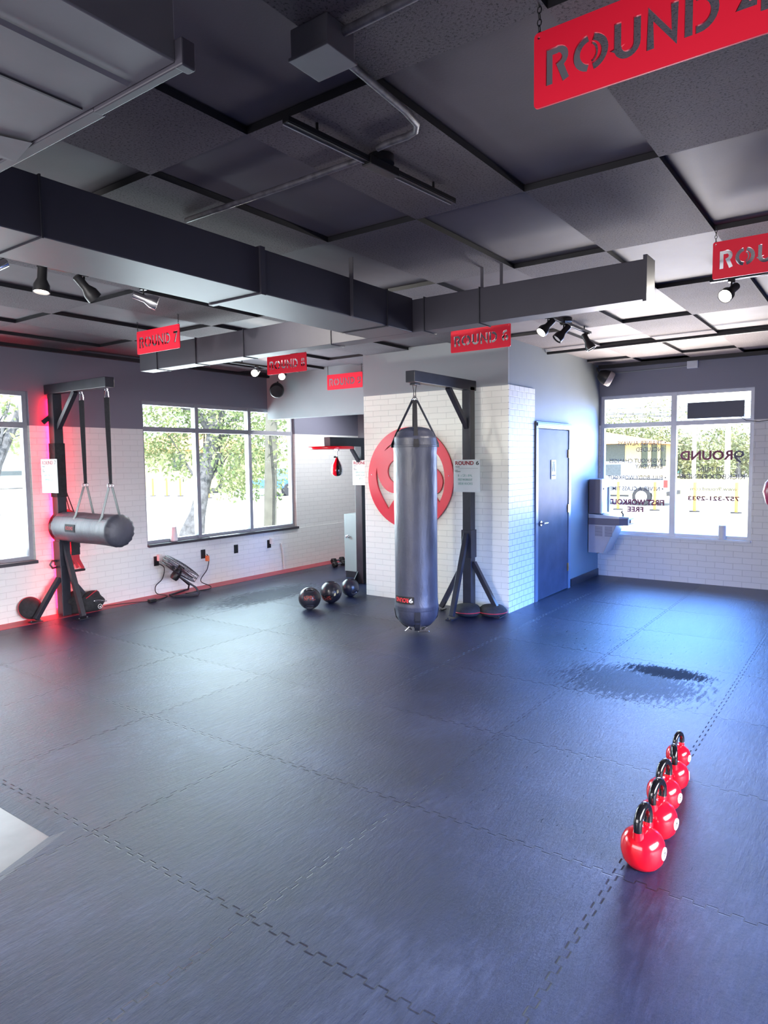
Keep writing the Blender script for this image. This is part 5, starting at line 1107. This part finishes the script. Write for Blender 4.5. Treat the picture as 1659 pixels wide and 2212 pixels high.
# the leaning oak
oak = thing('oak_tree', (10.6, 13.0, ZG), 'big leaning oak with a thick grey trunk outside the left window', 'tree')
base = gp(412, 1168); 
def atd(px, py, d):       # point at forward distance d seen at a pixel
    dd = right * ((px - 829.5) / F_PX) + down * ((py - 1106) / F_PX) + fwd; return Vector((0, 0, CAMZ)) + dd * d
dist = (base - Vector((0, 0, CAMZ))).dot(fwd)
tp = [atd(410, 1195, dist), atd(416, 1150, dist), atd(427, 1110, dist), atd(438, 1060, dist + 0.2), atd(450, 1000, dist + 0.4), atd(463, 940, dist + 0.6), atd(470, 880, dist + 0.8), atd(474, 800, dist + 1.0)]
b = B(); b.tube(tp, [0.36, 0.27, 0.18, 0.15, 0.16, 0.18, 0.20, 0.17], 14)
b.tube([tp[5], atd(420, 885, dist + 0.5), atd(370, 870, dist + 0.2), atd(320, 866, dist)], [0.12, 0.09, 0.07, 0.04], 8); b.tube([tp[3], atd(470, 1060, dist + 0.6), atd(480, 1040, dist + 0.7), atd(470, 1000, dist + 0.7)], [0.08, 0.06, 0.05, 0.03], 8)
b.tube([tp[4], atd(510, 900, dist + 1.2), atd(560, 870, dist + 1.6)], [0.10, 0.07, 0.03], 8)
for k in range(9): b.tube([tp[random.randint(3, 6)], atd(random.uniform(340, 620), random.uniform(880, 1020), dist + random.uniform(0, 2))], [0.035, 0.008], 6)
b.build('trunk', 'bark', oak, smooth=True)
b = B()
for (px, py, r, n_) in ((345, 900, 1.1, 1100), (395, 890, 1.0, 900), (360, 960, 0.75, 600), (330, 985, 0.5, 300), (385, 1000, 0.55, 320), (505, 905, 1.0, 900), (515, 980, 0.9, 1100), (520, 1030, 0.6, 600), (500, 1055, 0.45, 250), (560, 920, 1.0, 800), (570, 985, 0.8, 600), (590, 1020, 0.55, 240), (610, 900, 0.9, 400), (450, 860, 1.1, 600), (545, 1065, 0.3, 90)):
    leaf_cloud(b, atd(px, py, dist + random.uniform(-0.3, 2.2)), r * 1.05, int(n_ * 0.8), 0.062)
b.build('leaves', 'leaf', oak)
# second tree glimpsed in the near left window
oak2 = thing('street_tree', (5.5, 22, ZG), 'tree with bare branches seen through the window at the left edge', 'tree')
b = B(); b.tube([atd(-60, 1180, 14), atd(-10, 1000, 14), atd(30, 920, 14.3), atd(50, 850, 14.5)], [0.25, 0.14, 0.08, 0.03], 8)
for k in range(14): b.tube([atd(-10 + random.uniform(-20, 20), 960, 14), atd(random.uniform(-30, 60), random.uniform(845, 940), 14.5)], [0.03, 0.006], 5)
b.build('trunk', 'bark', oak2)
b = B(); leaf_cloud(b, atd(20, 880, 14.5), 1.3, 420, 0.08); leaf_cloud(b, atd(5, 955, 24), 1.2, 600, 0.10, (2.4, 2.4, 0.4)); b.build('leaves', 'leaf', oak2)
# covered slab and dark planter outside the near window
pl = thing('tarp_bin', (3.5, 8.6, ZG), 'dark bin with a crumpled cover outside the window at the left edge', 'bin')
B().box(2.6, 3.72, 8.3, 9.2, ZG, 0.72).build('bin_body', 'green_bin' if False else 'fountain_dark', pl, bevel=0.02)
b = B(); vs = []
for i in range(8):
    for j in range(6): vs.append((2.5 + i * 0.18, 8.2 + j * 0.2, 0.74 + 0.22 * (i / 7) * 1.4 + 0.05 * math.sin(i * 2.1 + j * 1.7)))
b.add(vs, [(i * 6 + j, (i + 1) * 6 + j, (i + 1) * 6 + j + 1, i * 6 + j + 1) for i in range(7) for j in range(5)]); o = b.build('cover', 'fountain', pl); sm = o.modifiers.new('thick', 'SOLIDIFY'); sm.thickness = 0.02
# utility pole outside the left window
ub_ = thing('utility_pole', (14, 13, ZG), 'pale wooden utility pole seen through the right pane of the left window', 'pole')
b = B(); b.tube([atd(583, 1190, 13.5), atd(584, 1100, 13.5), atd(588, 780, 13.5)], [0.13, 0.125, 0.11], 16); b.build('pole', 'pole', ub_, smooth=True)
for off in (0, 3): B().tube([atd(589 + off, 1150, 13.3), atd(590 + off, 1040, 13.3), atd(582 + off, 940, 13.3)], 0.008, 6).build('pole_cable', 'black', ub_)
b = B(); leaf_cloud(b, atd(596, 1000, 13.5), 0.35, 160, 0.06, (0.5, 0.5, 3.0)); b.build('climbing_ivy', 'leaf', ub_)

def house(name, lab, x0, x1, y0, y1, h, roof_h, wall, roofm, wins_y=(), wins_x=()):
    t = thing(name, ((x0 + x1) / 2, (y0 + y1) / 2, ZG), lab, 'building'); B().box(x0, x1, y0, y1, ZG, h).build('wall', wall, t)
    cx, cy = (x0 + x1) / 2, (y0 + y1) / 2; e = 0.8
    if roof_h: B().add([(x0 - e, y0 - e, h), (x1 + e, y0 - e, h), (x1 + e, y1 + e, h), (x0 - e, y1 + e, h), (cx - (x1 - x0) * 0.2, cy, h + roof_h), (cx + (x1 - x0) * 0.2, cy, h + roof_h)], [(0, 1, 5, 4), (1, 2, 5), (2, 3, 4, 5), (3, 0, 4), (3, 2, 1, 0)]).build('roof', roofm, t)
    for a, c in wins_y: B().box(a, a + c, y0 - 0.05, y0 + 0.02, 0.9, 2.5).build('window', 'pane_dark', t)
    for a, c in wins_x: B().box(x0 - 0.05, x0 + 0.02, a, a + c, 0.9, 2.5).build('window', 'pane_dark', t)
    return t
LBX0, LBX1 = 37.5, 50.0
house('restaurant', 'cream building with an orange roof across the street, left window', LBX0, LBX1, 51, 60, 2.75, 1.75, 'stucco', 'roof', [(LBX0 + 0.8 + k * 2.2, 1.3) for k in range(5)])
house('restaurant', 'cream building with orange roof behind the white truck', 47, 56, 13.2, 22, 2.5, 1.1, 'stucco', 'roof', [(48 + 2.5 * k, 1.4) for k in range(3)], [(14 + 2.4 * k, 1.5) for k in range(3)])
house('plaza', 'white shop building with arches far beyond the left edge window', 16, 31, 62, 72, 4.6, 0, 'carwhite', 'roof', [(17 + 3.2 * k, 1.9) for k in range(4)])
# street posts
def post(p_, lab, h=0.95, m='orange_post'):
    t = thing('street_post', p_, lab, 'bollard', 'orange posts along the street'); B().cyl(p_, p_ + Vector((0, 0, h)), 0.05, 0.045, 12).build('post', m, t, smooth=True); B().cyl(p_, p_ + Vector((0, 0, 0.04)), 0.16, n=16).build('base', 'tire', t, smooth=True)
for px, py, lab in ((1335, 1101, 'orange street post left of the truck wheel'), (1414, 1103, 'orange street post by the truck rear wheel'), (1500, 1106, 'orange street post left in the right pane'), (1590, 1109, 'orange street post at the right end of the right pane')): post(gp(px, py), lab)
for px, py, lab in ((331, 1072, 'first orange post in the left window'), (361, 1072, 'second orange post in the left window'), (390, 1072, 'third orange post in the left window, near the trunk'), (452, 1076, 'orange post right of the leaning trunk')): post(gp(px, py), lab)
# poles and wires outside the right window
for px, lab in ((1498, 'left of two pale poles in the right pane'), (1570, 'right of two pale poles in the right pane')):
    p_ = gp(px, 1045); t = thing('utility_pole', p_, lab, 'pole'); B().cyl(p_, p_ + Vector((0, 0, 11)), 0.13 if px < 1550 else 0.17, 0.11 if px < 1550 else 0.15, 14).build('pole', 'white', t, smooth=True)
for k, (ya, yb) in enumerate(((905, 880), (888, 900), (898, 872), (885, 862))):
    tag(B().tube([atd(1250, ya, 40), atd(1450, (ya + yb) / 2 + 6, 42), atd(1700, yb, 45)], 0.02, 5).build('overhead_wire', 'ink_grey', None), ['lowest overhead wire across the right window sky', 'overhead wire sloping down to the right', 'thin overhead wire above the treetops', 'topmost overhead wire in the right window'][k], 'wire', 'overhead wires')
# trees beyond the right window
for k, (px, top, bot, dp, rr) in enumerate(((1310, 905, 1000, 62, 6), (1350, 895, 1010, 66, 6.5), (1395, 880, 1020, 60, 6.5), (1440, 905, 1030, 58, 6), (1480, 930, 1030, 56, 5), (1520, 935, 1040, 54, 5), (1550, 920, 1040, 58, 5.5), (1595, 935, 1040, 55, 5), (1625, 915, 1040, 56, 5))):
    g0 = gp(px, 1030); ctr = atd(px, (top + bot) / 2, dp); t = thing('background_tree', (ctr.x, ctr.y, ZG), ['tree at far left beyond the right window', 'tree behind the orange roof', 'tallest tree above the truck in the left pane', 'tree just left of the window mullion', 'dense tree right of the mullion', 'tree between the two pale poles', 'yellow-green tree behind the right pole', 'tree at the right part of the right pane', 'tree at far right of the window'][k], 'tree', 'trees beyond the right window')
    b = B(); hgt = (bot - top) / F_PX * dp
    for q in range(5): leaf_cloud(b, ctr + Vector((random.uniform(-1, 1), random.uniform(-1, 1) * 2.2, random.uniform(-0.3, 0.3) * hgt)), hgt * 0.36, 620, 0.14, (1, 1.2, 1))
    b.build('leaves', 'leaf_far', t); B().tube([(ctr.x, ctr.y, ZG), ctr], [0.25, 0.12], 8).build('trunk', 'bark', t)
b = B(); 
sh = thing('shrub', (10.6, 1.3, ZG), 'green shrub leaves at the lower right corner outside the right window', 'shrub'); leaf_cloud(b, (10.5, 1.30, 0.62), 0.20, 150, 0.035, (0.6, 0.6, 1.6)); b.build('leaves', 'leaf', sh); B().cyl((10.5, 1.30, ZG), (10.5, 1.3, 0.6), 0.015, n=6).build('stem', 'bark', sh)
bn = thing('dumpster', gp(1487, 1010), 'teal bin across the street in the right pane', 'bin'); g0 = gp(1487, 1022); bn.location = g0
B().box(g0.x, g0.x + 1.5, g0.y - 1.2, g0.y + 1.2, ZG, 1.6).build('bin_body', 'green_bin', bn, bevel=0.03)
# pickup truck, driving along y
def pickup(o, lab):
    t = thing('pickup_truck', o, lab, 'truck'); X, Y, Z = o        # Y = rear bumper, front towards +y
    prof = [(0, 0.55), (0, 1.15), (1.75, 1.18), (1.78, 1.85), (2.1, 1.92), (3.5, 1.92), (4.2, 1.28), (5.55, 1.18), (5.75, 0.95), (5.75, 0.5)]
    b = B(); n_ = len(prof); b.add([(X, Y + y, Z + z) for y, z in prof] + [(X + 1.9, Y + y, Z + z) for y, z in prof], [tuple(range(n_)), tuple(range(2 * n_ - 1, n_ - 1, -1))] + [(i, i + n_, (i + 1) % n_ + n_, (i + 1) % n_) for i in range(n_)])
    b.build('truck_body', 'carwhite', t, bevel=0.04)
    for y0_, y1_ in ((1.95, 2.65), (2.75, 3.55)): B().box(X - 0.02, X + 0.01, Y + y0_, Y + y1_, Z + 1.32, Z + 1.80).build('side_window', 'pane_dark', t)
    for yc in (1.05, 4.65):
        wh = B().lathe([(0.39, 0), (0.40, 0.03), (0.40, 0.24), (0.39, 0.27)], (X - 0.03, Y + yc, Z + 0.40), (1, 0, 0), 32).build('wheel', 'tire', t, smooth=True)
        B().lathe([(0.25, 0.0), (0.24, 0.02), (0.10, 0.03), (0.004, 0.02)], (X - 0.055, Y + yc, Z + 0.40), (1, 0, 0), 24).build('rim', 'fountain', wh, smooth=True).location = (0, 0, 0)
        B().tube([(X - 0.015, Y + yc + 0.50 * math.cos(q), Z + 0.42 + 0.50 * math.sin(q)) for q in [i * PI / 12 for i in range(13)]], 0.03, 6).build('wheel_arch', 'fountain', t, smooth=True)
    B().box(X - 0.01, X + 0.08, Y - 0.02, Y + 0.14, Z + 0.80, Z + 1.12).build('tail_light', 'taillight', t)
    B().box(X + 0.0, X + 1.9, Y - 0.12, Y + 0.02, Z + 0.45, Z + 0.62).build('bumper', 'tire', t)
    B().box(X - 0.012, X, Y + 0.15, Y + 1.75, Z + 1.14, Z + 1.18).build('bed_rail', 'tire', t)
    B().box(X - 0.02, X + 0.02, Y + 1.6, Y + 4.1, Z + 0.38, Z + 0.46).build('side_step', 'tire', t)
    for yy in (2.1, 2.9): B().box(X - 0.03, X, Y + yy, Y + yy + 0.18, Z + 1.18, Z + 1.22).build('handle', 'tire', t)
    return t
pq = gp(1440, 1094); pk = pickup((pq.x, pq.y, ZG), 'white pickup truck with red tail light parked outside the right window'); pk.scale = (0.84, 0.84, 0.84)
def car(o, lab, m):
    t = thing('parked_car', o, lab, 'car'); X, Y, Z = o; prof = [(0, 0.4), (0, 0.85), (0.9, 0.95), (1.5, 1.4), (3.0, 1.42), (3.7, 0.98), (4.4, 0.85), (4.4, 0.4)]; n_ = len(prof)
    b = B(); b.add([(X + y, Y, Z + z) for y, z in prof] + [(X + y, Y + 1.75, Z + z) for y, z in prof], [tuple(range(n_)), tuple(range(2 * n_ - 1, n_ - 1, -1))] + [(i, i + n_, (i + 1) % n_ + n_, (i + 1) % n_) for i in range(n_)]); b.build('car_body', m, t, bevel=0.05)
    for xc in (0.85, 3.5): B().lathe([(0.31, 0), (0.32, 0.03), (0.32, 0.2), (0.30, 0.22)], (X + xc, Y - 0.03, Z + 0.32), (0, 1, 0), 24).build('wheel', 'tire', t, smooth=True)
    B().box(X + 1.2, X + 3.2, Y - 0.01, Y + 0.02, Z + 1.0, Z + 1.32).build('side_window', 'pane_dark', t)
c0 = gp(612, 1072); car((c0.x - 0.5, c0.y, ZG), 'blue car at the right side of the left window', 'carblue')
c0 = gp(-30, 1060); car((c0.x, c0.y + 1, ZG), 'white car in front of the arched shops at the left edge', 'carwhite')
